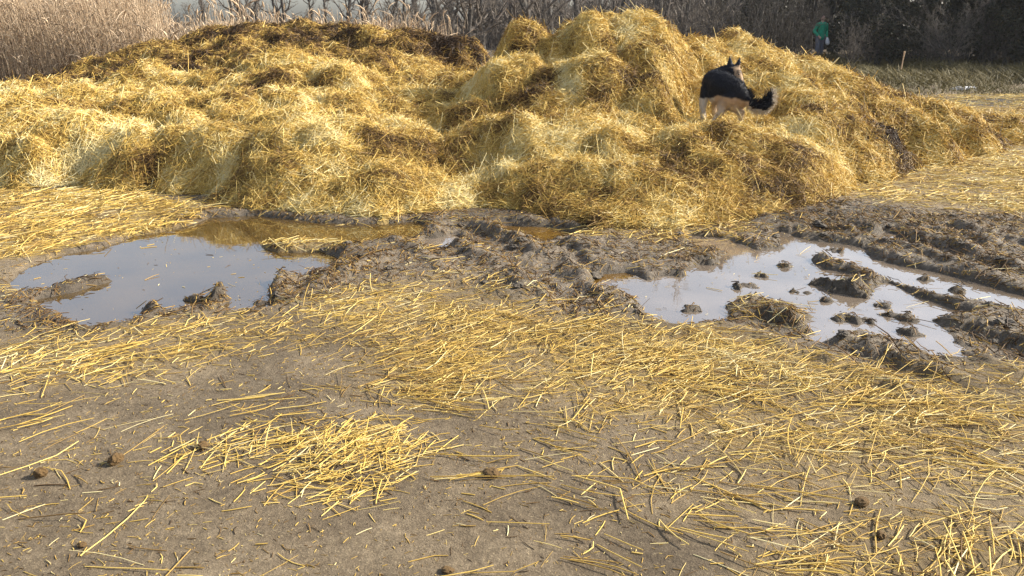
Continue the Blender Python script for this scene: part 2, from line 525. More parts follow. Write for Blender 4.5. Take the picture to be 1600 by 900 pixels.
def axis(lo, hi, step, far_lo, far_hi, g=1.13):
    c = list(np.arange(lo, hi + 1e-6, step))
    s, v = step, hi
    up = []
    while v < far_hi:
        s *= g; v += s; up.append(v)
    s, v = step, lo
    dn = []
    while v > far_lo:
        s *= g; v -= s; dn.append(v)
    return np.array(dn[::-1] + c + up)
gx = axis(-4.9, 4.9, 0.0185, -400, 400, 1.06)
gy = axis(1.7, 7.6, 0.0165, -60, 600, 1.045)
X, Y = np.meshgrid(gx, gy)
Z, MUDW, PW = ground_h(X, Y, True)
LIT = np.zeros_like(Z)
nm = (np.abs(X) < 14) & (Y > 1) & (Y < 22)
LIT[nm] = litter(X[nm], Y[nm])
wet = np.clip(MUDW * (0.75 + 0.35 * fbm(X * 1.1, Y * 1.1, 3, 31)), 0, 1)
# the wet strip beside the far grass
strip = line_d(X, Y, gp([(1420, 156), (1560, 158), (1800, 156)]))[0] * 0.36 + 0.22 * fbm(X * 0.8, Y * 0.8, 3, 32)
wet = np.maximum(wet, sstep(0.55, 0.2, strip) * 0.9)
DARK = np.maximum(sstep(0.55, 0.2, strip) * 0.95, 0.55 * sstep(0.02, 0.4, PW))
DARK = np.maximum(DARK, 0.6 * sstep(0.15, 0.45, fbm(X * 1.3, Y * 1.3, 3, 33)) * MUDW)
DARK = np.maximum(DARK, 0.34 * sstep(0.05, 0.5, fbm(X * 1.2, Y * 1.2, 4, 34)))
nx, ny = len(gx), len(gy)
ii = np.arange(nx * ny).reshape(ny, nx)
Q = np.stack([ii[:-1, :-1], ii[:-1, 1:], ii[1:, 1:], ii[1:, :-1]], -1).reshape(-1, 4)
V = np.stack([X, Y, Z], -1).reshape(-1, 3)
g = link("ground", make_mesh("ground", V, Q, {"wet": wet.ravel(), "dark": DARK.ravel(), "litter": np.clip(LIT.ravel() * 0.55, 0, 0.8)}), M_GROUND)
tag(g, kind="structure")

def puddle_mesh(poly, level):
    P = np.array(poly)
    s = 0.04
    xs = np.arange(P[:, 0].min() - .3, P[:, 0].max() + .3, s)
    ys = np.arange(P[:, 1].min() - .3, P[:, 1].max() + .3, s)
    x, y = np.meshgrid(xs, ys)
    keep = poly_sd(x, y, poly) < 0.2
    n = np.arange(x.size).reshape(x.shape)
    q = np.stack([n[:-1, :-1], n[:-1, 1:], n[1:, 1:], n[1:, :-1]], -1).reshape(-1, 4)
    k = keep.ravel()[q].all(1)
    q = q[k]
    u, inv = np.unique(q, return_inverse=True)
    v = np.stack([x.ravel()[u], y.ravel()[u], np.full(len(u), level)], -1)
    return make_mesh("puddle", v, inv.reshape(-1, 4))
for k_, (n, poly) in enumerate(PUD):
    tag(link("puddle", puddle_mesh(poly, WATER_Z - 0.0025 * k_), M_AMBER if n in ("seep", "foot") else M_WATER if n == "left" else M_MILKY), kind="structure")

# ------------------------------------------------------------------ straw heaps
# each heap: label, tone offset, straw density, domes (photo px of its centre, photo py of its top, depth, half width in px, depth radius)
HEAPS = [
    ("tallest golden straw heap, its crest against the wood, the dog standing at its flank", 0.0, 1.0, [
        (950, 10, 11.2, 200, 1.7), (1015, 24, 10.4, 130, 1.1), (803, 32, 10.6, 90, 1.2), (860, 75, 9.9, 190, 1.6), (935, 84, 9.2, 110, 1.0), (900, 172, 8.4, 170, 1.2), (810, 200, 8.2, 110, .9),
        (965, 212, 7.75, 85, .55), (960, 262, 7.1, 125, .5), (1060, 296, 6.9, 110, .40), (755, 215, 8.3, 130, 1.0), (1035, 130, 9.0, 95, .8), (930, 320, 6.6, 70, .25)]),
    ("low straw mound in front of the dog, spilling down to the muddy ground", 0.0, 1.0, [
        (1150, 222, 8.0, 150, .75), (1235, 246, 7.7, 95, .65), (1130, 262, 7.35, 130, .5), (1215, 290, 7.2, 90, .45)]),
    ("rounded straw mound behind the dog, under the dark trees", 0.0, 1.0, [
        (1135, 38, 12.0, 105, 1.2), (1190, 68, 11.4, 110, 1.2), (1120, 95, 10.6, 110, 1.0)]),
    ("long straw mound tapering down beside the dog's tail, with a brown rotted clump", 0.0, 1.0, [
        (1290, 84, 11.2, 130, 1.3), (1225, 112, 10.5, 120, 1.1), (1330, 112, 10.5, 120, 1.1), (1400, 146, 10.3, 100, .8), (1395, 186, 9.3, 70, .35), (1250, 150, 9.7, 140, .8), (1310, 190, 9.0, 110, .6), (1470, 166, 10.3, 70, .5)]),
    ("shaggy straw mound at the back edge of the sky-lit puddle", -0.02, 1.0, [
        (540, 196, 7.9, 150, .9), (600, 262, 7.2, 95, .45), (455, 182, 8.4, 150, .9), (330, 222, 8.1, 140, .75), (640, 300, 6.85, 50, .25), (430, 255, 7.4, 170, .5), (545, 290, 6.95, 80, .3)]),
    ("broad flattened straw mound with bright yellow top, nearest the reeds", 0.05, 0.9, [
        (130, 146, 10.2, 220, 1.3), (50, 172, 9.4, 150, 1.0), (260, 128, 11.2, 170, 1.1), (20, 132, 11.8, 90, .8), (170, 222, 8.5, 170, .8), (258, 176, 9.2, 70, .55), (-60, 200, 9, 150, 1.2), (40, 250, 8.1, 120, .6)]),
    ("twin-topped straw mound in the middle of the pile", 0.02, 0.9, [
        (430, 80, 11.6, 110, 1.1), (530, 104, 10.7, 85, .9), (490, 145, 9.8, 170, 1.0), (370, 130, 10.6, 110, .9)]),
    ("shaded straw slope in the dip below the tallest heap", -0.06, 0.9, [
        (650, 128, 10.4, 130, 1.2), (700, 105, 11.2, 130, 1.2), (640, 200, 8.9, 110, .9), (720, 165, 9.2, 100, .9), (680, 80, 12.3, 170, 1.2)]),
    ("brown rotted manure heap at the very back, before the bare trees", -0.36, 0.75, [
        (330, 42, 15.2, 130, 1.6), (420, 38, 15.2, 120, 1.6), (215, 74, 14.6, 120, 1.3), (125, 100, 14.2, 90, 1.0), (555, 38, 15.4, 150, 1.6), (640, 50, 14.6, 130, 1.3), (470, 66, 13.2, 190, 1.2), (590, 84, 12.7, 60, .6),
        (340, 88, 12.8, 170, 1.0), (730, 55, 14.2, 110, 1.0)]),
]
HS = 0.035
hx = np.arange(-11.5, 10.5, HS)
hy = np.arange(6.0, 18.5, HS)
HX, HY = np.meshgrid(hx, hy)
WX = HX + 0.16 * fbm(HX * 1.6, HY * 1.6, 3, 61) + 0.04 * fbm(HX * 6, HY * 6, 2, 62)
WY = HY + 0.16 * fbm(HX * 1.6, HY * 1.6, 3, 63) + 0.04 * fbm(HX * 6, HY * 6, 2, 64)
hrng = np.random.default_rng(21)
# which load each spot of the pile belongs to
own_r = []
for label, tone, dens, domes in HEAPS:
    best = np.full(HX.shape, 99.0)
    for px, py, yd, wpx, ry in domes:
        cx, cz = at(px, py, yd)
        best = np.minimum(best, ((WX - cx) / (wpx / F * yd)) ** 2 + ((WY - yd) / ry) ** 2)
    own_r.append(best)
# the slumped body of the pile: a surface through measured points (photo px; then photo py and depth pairs)
COLS = {-160: [(240, 8.2), (180, 9.6), (150, 11.2)], -60: [(235, 8.2), (180, 9.6), (148, 11.2)], 0: [(240, 8.2), (188, 9.4), (142, 11.8), (138, 13.0)], 60: [(235, 8.2), (175, 9.6), (142, 11.5), (128, 13.2)],
        130: [(230, 8.3), (170, 9.6), (142, 11.2), (108, 13.6), (100, 14.3)], 220: [(240, 8.0), (185, 9.2), (142, 11.0), (97, 13.5), (80, 14.6)],
        330: [(250, 7.7), (195, 8.6), (142, 10.6), (97, 12.8), (48, 15.2)], 430: [(270, 7.3), (200, 8.4), (152, 9.8), (86, 11.6), (70, 13.2), (44, 15.2)],
        540: [(282, 7.15), (205, 8.0), (152, 9.6), (110, 10.8), (80, 13.3), (44, 15.4)], 620: [(292, 6.95), (220, 8.2), (155, 10.1), (105, 12.2), (56, 14.6)],
        690: [(285, 7.6), (225, 9.0), (160, 10.9), (105, 12.8), (60, 14.6)], 745: [(262, 7.8), (195, 9.0), (135, 10.6), (95, 12.2), (66, 14.0)],
        795: [(272, 7.4), (200, 8.2), (112, 9.5), (40, 10.5)], 865: [(292, 7.1), (192, 8.4), (102, 9.8), (52, 11.1)], 900: [(310, 6.85), (200, 8.2), (97, 9.6), (34, 11.1)],
        950: [(302, 6.85), (228, 7.7), (102, 9.2), (14, 11.0)], 1010: [(302, 6.85), (203, 8.1), (112, 9.3), (24, 10.6)], 1060: [(312, 6.8), (233, 7.7), (142, 9.2), (54, 11.0)],
        1095: [(292, 7.0), (223, 7.9), (160, 9.2), (62, 11.2)], 1150: [(272, 7.3), (224, 7.9), (196, 8.9), (155, 9.8), (50, 12.0)], 1200: [(272, 7.35), (236, 7.8), (180, 9.3), (125, 10.5), (80, 11.6)],
        1260: [(272, 7.6), (205, 8.7), (145, 10.0), (95, 11.3)], 1320: [(228, 8.5), (173, 9.5), (116, 10.8)], 1400: [(208, 9.1), (168, 9.9), (151, 10.5)], 1470: [(202, 9.6), (170, 10.5)], 1530: [(198, 10.2), (178, 11.0)], 1600: [(188, 11.2)]}
pts = []
for px, l in COLS.items():
    for py, yd in l:
        x_, z_ = at(px, py, yd)
        pts.append((x_, yd, max(z_, 0.02)))
    x_, z_ = at(px, *l[-1])
    yb = l[-1][1]
    pts.append((x_ * (yb + 1.3) / yb, yb + 1.3, z_ * 0.55))
    pts.append((x_ * (yb + 2.8) / yb, yb + 2.8, -0.05))
for px, py in [(-250, 285), (-150, 285), (-60, 286), (0, 288), (120, 286), (230, 298), (330, 303), (420, 328), (540, 340), (640, 340), (690, 330), (760, 326), (830, 334), (880, 350), (950, 360), (1040, 364), (1110, 355), (1150, 345), (1210, 331),
               (1290, 312), (1345, 286), (1400, 255), (1470, 238), (1545, 224), (1620, 212), (1700, 204)]:
    x_, y_ = G(px, py)
    pts.append((x_, y_, -0.02))
    pts.append((x_, y_ - 0.8, -0.22))
pts += [(9.6, 11.8, -.03), (8.6, 13.8, -.05), (8.8, 16, -.2), (8.6, 9.4, -.2), (10.5, 13, -.2), (-11.5, 17.5, -.1), (-11.5, 15, -.05), (0, 18.5, -.2), (-6, 18.5, -.2), (5, 18.0, -.2), (-11.5, 6, -.3), (8.5, 6, -.3)]
pts = np.array(pts)
D_ = np.hypot(pts[:, None, 0] - pts[None, :, 0], pts[:, None, 1] - pts[None, :, 1])
A_ = np.block([[D_ - 0.02 * np.eye(len(pts)), np.ones((len(pts), 1))], [np.ones((1, len(pts))), np.zeros((1, 1))]])
sol = np.linalg.solve(A_, np.append(pts[:, 2], 0))
BASE = np.full(HX.shape, sol[-1])
WX2, WY2 = HX * 0.4 + WX * 0.6, HY * 0.4 + WY * 0.6
for (px_, py_, _), c_ in zip(pts, sol[:-1]):
    BASE = BASE + c_ * np.hypot(WX2 - px_, WY2 - py_)
BASE = np.clip(BASE, -0.3, 2.2)
# tumbled lumps of matted straw all over the pile
LUMP = np.zeros(HX.shape) - 9
def put_lumps(n, r0, r1, amp):
    cand_x = hrng.uniform(hx[0], hx[-1], n)
    cand_y = hrng.uniform(hy[0], hy[-1], n)
    for cx, cy in zip(cand_x, cand_y):
        i0, j0 = int((cx - hx[0]) / HS), int((cy - hy[0]) / HS)
        if BASE[j0, i0] < 0.12:
            continue
        r = hrng.uniform(r0, r1)
        k = int(r * 1.6 / HS) + 1
        sl = (slice(max(0, j0 - k), j0 + k + 1), slice(max(0, i0 - k), i0 + k + 1))
        a = hrng.uniform(0, math.pi)
        dx, dy = WX[sl] - WX[j0, i0], WY[sl] - WY[j0, i0]
        u, v = dx * math.cos(a) + dy * math.sin(a), -dx * math.sin(a) + dy * math.cos(a)
        e = hrng.uniform(0.6, 1.0)
        r2 = (u / r) ** 2 + (v / (r * e)) ** 2
        top = BASE[j0, i0] * 0.35 + BASE[sl] * 0.65
        z = top + amp * r * (hrng.uniform(0.6, 1.3) * np.clip(1 - r2, 0, 1) ** 0.72 - 0.25)
        LUMP[sl] = np.where(r2 < 1, np.maximum(LUMP[sl], z), LUMP[sl])
for label, tone, dens, domes in HEAPS:
    for px, py, yd, wpx, ry in domes:
        if wpx > 160 or px > 1360: continue
        cx, cz = at(px, py, yd)
        rx = wpx / F * yd * 0.62
        r2 = ((WX - cx) / rx) ** 2 + ((WY - yd) / (ry * 0.6)) ** 2
        LUMP = np.where(r2 < 1, np.maximum(LUMP, BASE + 0.30 * np.clip(1 - r2, 0, 1) ** 0.7 - 0.06), LUMP)
put_lumps(420, 0.26, 0.60, 0.55)
put_lumps(2600, 0.14, 0.32, 0.68)
put_lumps(6000, 0.06, 0.14, 0.85)
TAIL = 1 - 0.72 * sstep(3.4, 5.0, HX)
ADD = (-0.18 * sstep(0.15, 0.8, BASE) + np.maximum(LUMP - BASE, 0) * sstep(0.03, 0.60, BASE)) * TAIL + 0.05 * fbm(HX * 2.2, HY * 2.2, 3, 65) + 0.035 * fbm(HX * 8, HY * 8, 3, 66)
HTOP = BASE + ADD
# hollow where the dog stands
DOG = Vector((at(1128, 192, 8.95)[0], 8.95, at(1128, 192, 8.95)[1]))
dd = np.hypot((HX - DOG.x - .03) / 0.52, (HY - DOG.y + 0.05) / 0.60)
hol = sstep(1.5, 0.75, dd)
own_r = np.stack(own_r)
def largest(mask):
    lab = np.zeros(mask.shape, np.int32)
    best, n_ = (0, 0), 0
    H_, W_ = mask.shape
    todo = mask.copy()
    for j, i in zip(*np.nonzero(mask)):
        if not todo[j, i]: continue
        n_ += 1; cnt = 0; st = [(j, i)]; todo[j, i] = False
        while st:
            a, b = st.pop(); lab[a, b] = n_; cnt += 1
            for c, d in ((a + 1, b), (a - 1, b), (a, b + 1), (a, b - 1)):
                if 0 <= c < H_ and 0 <= d < W_ and todo[c, d]:
                    todo[c, d] = False; st.append((c, d))
        best = max(best, (cnt, n_))
    return lab == best[1]
fr = (np.abs(HX - DOG.x - .05) < 0.62) & (HY < DOG.y) & (HY > DOG.y - 1.9)
cap = DOG.z - 0.03 + 0.11 * (DOG.y - HY) + 0.03 * fbm(HX * 6, HY * 6, 2, 68)
soft = sstep(0.62, 0.40, np.abs(HX - DOG.x - .05)) * fr
HTOP = HTOP * (1 - soft) + np.minimum(HTOP, cap) * soft
PILE_MASK = largest(HTOP > -0.10)
for _ in range(3):
    OWNER = np.argmin(own_r, 0)
    for i in range(len(HEAPS)):
        m_ = (OWNER == i) & PILE_MASK
        own_r[i][m_ & ~largest(m_)] = 999.0
OWNER = np.argmin(own_r, 0)
HTOP = np.where(HTOP > DOG.z - 0.4, HTOP * (1 - hol) + np.minimum(HTOP, DOG.z - 0.02 + 0.04 * fbm(HX * 5, HY * 5, 2, 67)) * hol, HTOP)

def bil(Fd, x, y):
    u = np.clip((x - hx[0]) / HS, 0, len(hx) - 1.001); v = np.clip((y - hy[0]) / HS, 0, len(hy) - 1.001)
    i, j = u.astype(int), v.astype(int)
    a, b = u - i, v - j
    return (Fd[j, i] * (1 - a) + Fd[j, i + 1] * a) * (1 - b) + (Fd[j + 1, i] * (1 - a) + Fd[j + 1, i + 1] * a) * b

GZY, GZX = np.gradient(HTOP, HS)
# slow colour patches: bleached, golden, brown and rotted layers; finest noise stands in for shaded hollows
PATCH = 0.63 + 0.26 * fbm(HX * 0.9, HY * 0.9, 3, 71) + 0.40 * fbm(HX * 2.6, HY * 2.6, 3, 72) + 0.50 * fbm(HX * 7, HY * 8, 3, 74)
ROT = sstep(0.12, 0.42, fbm(HX * 1.5 + 3, HY * 1.5, 4, 73))
PATCH = PATCH - 0.24 * ROT * (1 - 0.8 * sstep(3.8, 5.0, HX))
bx, by = at(1395, 190, 9.2)[0], 9.0
PATCH -= 0.30 * np.exp(-(((HX - bx) / .45) ** 2 + ((HY - by) / .35) ** 2))
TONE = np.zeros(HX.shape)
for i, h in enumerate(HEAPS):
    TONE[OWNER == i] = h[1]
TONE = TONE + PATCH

hn = np.arange(HX.size).reshape(HX.shape)
HQ = np.stack([hn[:-1, :-1], hn[:-1, 1:], hn[1:, 1:], hn[1:, :-1]], -1).reshape(-1, 4)
# straw samples by surface area, fewer where nothing of the pile shows to the front
AREA = np.sqrt(1 + np.clip(GZX ** 2 + GZY ** 2, 0, 9))
W = AREA * (HTOP > 0.0)
dist = np.hypot(HX, HY)
inview = np.abs(HX) < 0.70 * HY + 0.8
W = W * np.where(inview, 1, 0.03)
W = W * np.clip(9.0 / dist, 0.45, 1.4) ** 1.5
facing = -(GZX * HX + GZY * HY) / dist * -1.0          # rising away from the viewer
W = W * np.where(facing > -0.6, 1.0, 0.35)
NS = 560000
cdf = np.cumsum(W.ravel()); cdf /= cdf[-1]
pick = np.searchsorted(cdf, rng.random(NS))
sx = HX.ravel()[pick] + rng.uniform(-.5, .5, NS) * HS
sy = HY.ravel()[pick] + rng.uniform(-.5, .5, NS) * HS
own = OWNER.ravel()[pick]
dens_all = np.array([h[2] for h in HEAPS])
kp = rng.random(NS) < dens_all[own]
sx, sy, own = sx[kp], sy[kp], own[kp]
N = len(sx)
gxs, gys = bil(GZX, sx, sy), bil(GZY, sx, sy)
slope = np.hypot(gxs, gys)
down = np.arctan2(-gys, -gxs)
flow = 2 * math.pi * 2.2 * vnoise(sx * 2.4, sy * 2.4, 75)
ang = np.where(rng.random(N) < 0.08, down + rng.normal(0, 0.7, N), flow + rng.normal(0, 0.85, N))
far = np.clip(np.hypot(sx, sy) / 9, 0.8, 1.7)
ln = np.clip(rng.lognormal(math.log(0.108), 0.55, N), 0.035, 0.32)
t = np.array([-0.5, 0.0, 0.5])
# direction chosen in the plane of the slope itself, a little more often along the slope than down it
phi = np.where(rng.random(N) < 0.45, rng.normal(0, 0.5, N), flow - down + rng.normal(0, 0.7, N))
ux, uy = np.cos(down), np.sin(down)
cs = np.cos(phi), np.sin(phi) / np.sqrt(1 + np.clip(slope, 0, 4) ** 2)
ca, sa = -uy * cs[0] + ux * cs[1], ux * cs[0] + uy * cs[1]
nrm = np.hypot(ca, sa) + 1e-6
ca, sa = ca / nrm, sa / nrm
gd = gxs * ca + gys * sa
hl = ln / np.sqrt(1 + np.clip(gd, -3, 3) ** 2)
bend = rng.normal(0, 0.24, N) * ln
Px = sx[:, None] + t * (hl * ca)[:, None] - (bend * sa)[:, None] * (1 - 4 * t * t)
Py = sy[:, None] + t * (hl * sa)[:, None] + (bend * ca)[:, None] * (1 - 4 * t * t)
surf = bil(HTOP, Px.ravel(), Py.ravel()).reshape(Px.shape)
mid = surf.mean(1, keepdims=True)
line = bil(HTOP, sx, sy)[:, None] + t * (hl * np.clip(gd, -3, 3))[:, None]
lift = np.abs(rng.normal(0, 0.016, N)) + 0.002
tilt = rng.normal(0, 0.17, N) * ln + np.where(rng.random(N) < 0.05, rng.normal(0, 0.32, N) * ln, 0)
droop = -0.10 * ln[:, None] * (4 * t * t) * rng.uniform(0, 1, (N, 1))
Pz = 0.55 * surf + 0.45 * np.maximum(line, surf - 0.08) + lift[:, None] + tilt[:, None] * t * 2 + droop + 0.012
P = np.stack([Px, Py, Pz], -1)
R = (0.0022 * far * rng.uniform(0.7, 1.35, N))[:, None] * np.array([0.9, 1, 0.75])
tone_s = bil(TONE, sx, sy) + rng.normal(0, 0.17, N) + np.clip(lift - .02, 0, .03) * 3
tone_s = np.clip(tone_s, 0, 1)
for i, (label, tone, dens, domes) in enumerate(HEAPS):
    root = empty("straw_heap" if i != 8 else "manure_heap", (0, 0, 0))
    tag(root, label, "straw heap" if i != 8 else "manure heap", "heaps of straw manure piled along the yard")
    mine = (OWNER == i) & PILE_MASK
    keep = mine.ravel()[HQ].any(1)
    q = HQ[keep]
    u, inv = np.unique(q, return_inverse=True)
    lower = np.where(OWNER.ravel()[u] == i, 0.0, 0.012)
    v = np.stack([HX.ravel()[u], HY.ravel()[u], HTOP.ravel()[u] - lower], -1)
    link("mound", make_mesh("mound", v, inv.reshape(-1, 4), {"tone": TONE.ravel()[u]}), M_MOUND, root)
    k = own == i
    v, q, a = tubes(P[k], R[k], 3, tone_s[k])
    lo = link("loose_straw", make_mesh("loose_straw", v, q, {"tone": a}, smooth=False), M_STRAW, root)
    tag(lo, kind="stuff")

# ------------------------------------------------------------------ loose straw on the yard
def lay_straws(x, y, ang, ln, thick, tone, lay, sides=4, tiltsd=0.05, rg=rng):
    """stalks lying on the ground: each follows it from end to end"""
    N = len(x)
    t = np.array([-0.5, -0.17, 0.17, 0.5])
    bend = rg.normal(0, 0.032, N) * ln
    kink = np.where(rg.random(N) < 0.16, rg.normal(0, 0.25, N), 0) * ln
    ca, sa = np.cos(ang), np.sin(ang)
    Px = x[:, None] + t * (ln * ca)[:, None] - (bend * sa)[:, None] * (1 - 4 * t * t)
    Py = y[:, None] + t * (ln * sa)[:, None] + (bend * ca)[:, None] * (1 - 4 * t * t)
    Px -= (kink * sa)[:, None] * np.array([0, 0, .05, 1]); Py += (kink * ca)[:, None] * np.array([0, 0, .05, 1])
    gz = np.maximum(ground_h(Px.ravel(), Py.ravel()).reshape(Px.shape), WATER_Z)
    a = np.maximum(gz[:, 0], gz[:, 1:3].max(1) - 0.01); b = np.maximum(gz[:, 3], gz[:, 1:3].max(1) - 0.01)
    straight = a[:, None] * (0.5 - t) + b[:, None] * (0.5 + t)
    z = np.maximum(straight, gz) + lay[:, None] + np.abs(rg.normal(0, tiltsd, N) * ln)[:, None] * np.maximum(0, t + 0.5) + thick[:, None]
    R = thick[:, None] * np.array([0.9, 1.0, 1.0, 0.8])
    v, q, aa = tubes(np.stack([Px, Py, z], -1), R, sides, tone, rg)
    return v, q, aa

def scatter(n, xlo, xhi, ylo, yhi, fn, rg=rng):
    x = rg.uniform(xlo, xhi, n); y = rg.uniform(ylo, yhi, n)
    k = (rg.random(n) < fn(x, y)) & (np.abs(x) < 0.68 * y + 0.5)
    x, y = x[k], y[k]
    z, m, p = ground_h(x, y, True)
    k = (z > WATER_Z - 0.004) | (rg.random(len(x)) < 0.05)
    k &= bil(HTOP, x, y) < 0.12
    return x[k], y[k]

PILE = gp([(262, 698), (330, 684), (440, 684), (520, 668), (615, 672), (645, 700), (615, 738), (535, 776), (470, 766), (425, 738), (385, 720), (285, 712)])
parts = []
# dense band and patches
x, y = scatter(560000, -9, 14, 1.8, 18.5, lambda x, y: np.clip(litter(x, y) * 0.85 * np.clip((4.2 / y), .5, 1.2), 0, 1))
N = len(x)
ln = np.clip(rng.lognormal(math.log(0.075), 0.65, N), 0.015, 0.32)
ang = np.where(rng.random(N) < 0.40, rng.normal(0.2, 0.6, N), rng.uniform(0, math.pi, N))
k = (y < 13.2) | (rng.random(len(x)) < .55)
x, y = x[k], y[k]; N = len(x); ln = ln[k]; ang = ang[k]
D = litter(x, y)
tone = np.clip(0.64 + 0.20 * fbm(x * 1.5, y * 1.5, 3, 81) + rng.normal(0, 0.20, N), 0.05, 1)
parts.append(lay_straws(x, y, ang, ln, 0.00135 * rng.uniform(0.5, 1.7, N) * np.clip(y / 4, 1, 1.8), tone, rng.uniform(0, 0.022, N) * np.clip(D, 0, 1)))
# stray stalks everywhere
x, y = scatter(13000, -6, 6, 1.7, 8, lambda x, y: 0.25 + 0.55 * sstep(-0.3, 0.5, fbm(x * 1.1, y * 1.1, 3, 82)))
N = len(x)
ln = np.clip(rng.lognormal(math.log(0.055), 0.7, N), 0.012, 0.30)
ang = np.where(rng.random(N) < 0.5, rng.normal(0.2, 0.6, N), rng.uniform(0, math.pi, N))
parts.append(lay_straws(x, y, ang, ln, 0.0014 * rng.uniform(0.5, 1.7, N), np.clip(rng.normal(0.60, 0.24, N), 0.08, 1), np.zeros(N), 5))
# bundles of nearly parallel stalks
for px, py, n, a0 in [(1180, 790, 26, -0.45), (1400, 720, 20, 0.0), (960, 795, 12, -0.5), (690, 620, 40, -0.2), (150, 560, 40, 0.5), (60, 660, 12, 0.6), (1440, 640, 40, -0.15), (1330, 620, 40, 0.25), (1520, 700, 30, -0.6),
                      (770, 740, 14, 0.15), (400, 640, 16, 0.3), (850, 690, 14, -0.5), (1090, 740, 14, 0.4), (880, 860, 10, -0.2), (1480, 860, 36, 1.0), (1290, 880, 30, 0.3), (1010, 560, 60, 0.5), (1110, 600, 60, -0.35), (720, 560, 60, 0.3)]:
    cx, cy = G(px, py)
    x = cx + rng.normal(0, 0.13, n); y = cy + rng.normal(0, 0.12, n)
    parts.append(lay_straws(x, y, a0 + rng.normal(0, 0.28, n), np.clip(rng.normal(0.17, 0.06, n), .05, .34), 0.0018 * rng.uniform(0.6, 1.6, n), np.clip(rng.normal(0.6, 0.16, n), 0.1, 1), rng.uniform(0, 0.01, n), 5))
V_, Q_, A_ = merge(parts)
tag(link("loose_straw", make_mesh("loose_straw", V_, Q_, {"tone": A_}), M_STRAW), "golden straw scattered over the dirt yard in front of the puddles", "straw", kind="stuff")

# chaff: short crumbs trodden into the ground
x, y = scatter(120000, -5, 5, 1.7, 7.5, lambda x, y: 0.30 + 0.5 * sstep(-0.3, 0.6, fbm(x * 2, y * 2, 3, 83)))
N = len(x)
v, q, a = lay_straws(x, y, rng.uniform(0, math.pi, N), np.clip(rng.lognormal(math.log(0.012), 0.6, N), 0.004, 0.05), 0.0010 * rng.uniform(0.4, 1.7, N), np.clip(rng.normal(0.42, 0.24, N), 0, 1), np.zeros(N), 3)
tag(link("chaff", make_mesh("chaff", v, q, {"tone": a}), M_STRAW), "fine chaff trodden into the bare dirt", "chaff", kind="stuff")

# fibrous bits of trodden straw and dung in the churned mud
def mud_only(x, y):
    return mud_mask(x, y) * (0.35 + 0.65 * sstep(-.4, .4, fbm(x * 2.4, y * 2.4, 3, 87)))
x, y = scatter(80000, -5.5, 5.5, 3.4, 7.6, mud_only)
zz, mm, pp = ground_h(x, y, True)
k = (zz > WATER_Z + 0.003)
x, y = x[k], y[k]
N = len(x)
v, q, a = lay_straws(x, y, rng.uniform(0, math.pi, N), np.clip(rng.lognormal(math.log(0.030), 0.65, N), 0.008, 0.16), 0.0023 * rng.uniform(0.5, 1.7, N), np.clip(rng.normal(0.17, 0.15, N), 0, 1), rng.uniform(-0.002, 0.006, N), 3, 0.22)
tag(link("trodden_straw", make_mesh("trodden_straw", v, q, {"tone": a}), M_STRAW), "dirty trodden straw bits in the churned mud round the puddles", "straw", kind="stuff")

# the lone clump in the foreground
x = rng.uniform(-2, 1, 30000); y = rng.uniform(2.2, 3.6, 30000)
sd = poly_sd(x, y, PILE) + 0.05 * fbm(x * 7, y * 7, 2, 84)
k = rng.random(len(x)) < sstep(0.16, -0.12, sd) * (0.16 + 0.22 * sstep(-0.95, -0.55, x))
x, y, sd = x[k], y[k], sd[k]
N = len(x)
v, q, a = lay_straws(x, y, np.where(rng.random(N) < .45, rng.normal(0.5, 0.5, N), rng.uniform(0, math.pi, N)), np.clip(rng.lognormal(math.log(0.085), 0.5, N), 0.02, 0.26), 0.0015 * rng.uniform(0.7, 1.5, N),
                     np.clip(rng.normal(0.66, 0.14, N), 0.1, 1), rng.uniform(0, 1, N) * np.clip(-sd * 0.28 + 0.006, 0.002, 0.05), 5)
tag(link("straw_clump", make_mesh("straw_clump", v, q, {"tone": a}), M_STRAW), "bright golden clump of straw lying alone on the bare dirt in the foreground", "straw clump")

# ------------------------------------------------------------------ clods of mud and dung
M_CLOD = plain_mat("clod of mud", (0.045, 0.036, 0.027), (0.14, 0.115, 0.085), 25, 0.75, 0.35, 0.6)
M_DUNG = plain_mat("dung", (0.07, 0.04, 0.018), (0.20, 0.125, 0.05), 40, 0.8, 0.25, 0.7)
def clod_mesh(seed, amp=0.7, flat=0.65, bil_=0.9):
    bm = bmesh.new()
    bmesh.ops.create_icosphere(bm, subdivisions=3, radius=1)
    r = np.random.default_rng(seed)
    o = r.uniform(0, 50, 3)
    for v in bm.verts:
        p = v.co
        n = fbm(np.array([p.x * 1.3 + o[0] + p.z]), np.array([p.y * 1.3 + o[1] - p.z * 0.7]), 4, seed)[0]
        n2 = billow(np.array([p.x * 3 + o[2] + p.z * 2]), np.array([p.y * 3 + p.z]), 3, seed)[0]
        v.co = p * (1 + amp * n - bil_ * (n2 - .3))
        v.co.z *= flat
    me = bpy.data.meshes.new("clod")
    bm.to_mesh(me); bm.free()
    return me
clods = [clod_mesh(100 + i) for i in range(4)]
for m in clods: m.materials.append(M_CLOD)
proto = None
n_c = 0
tries = 0
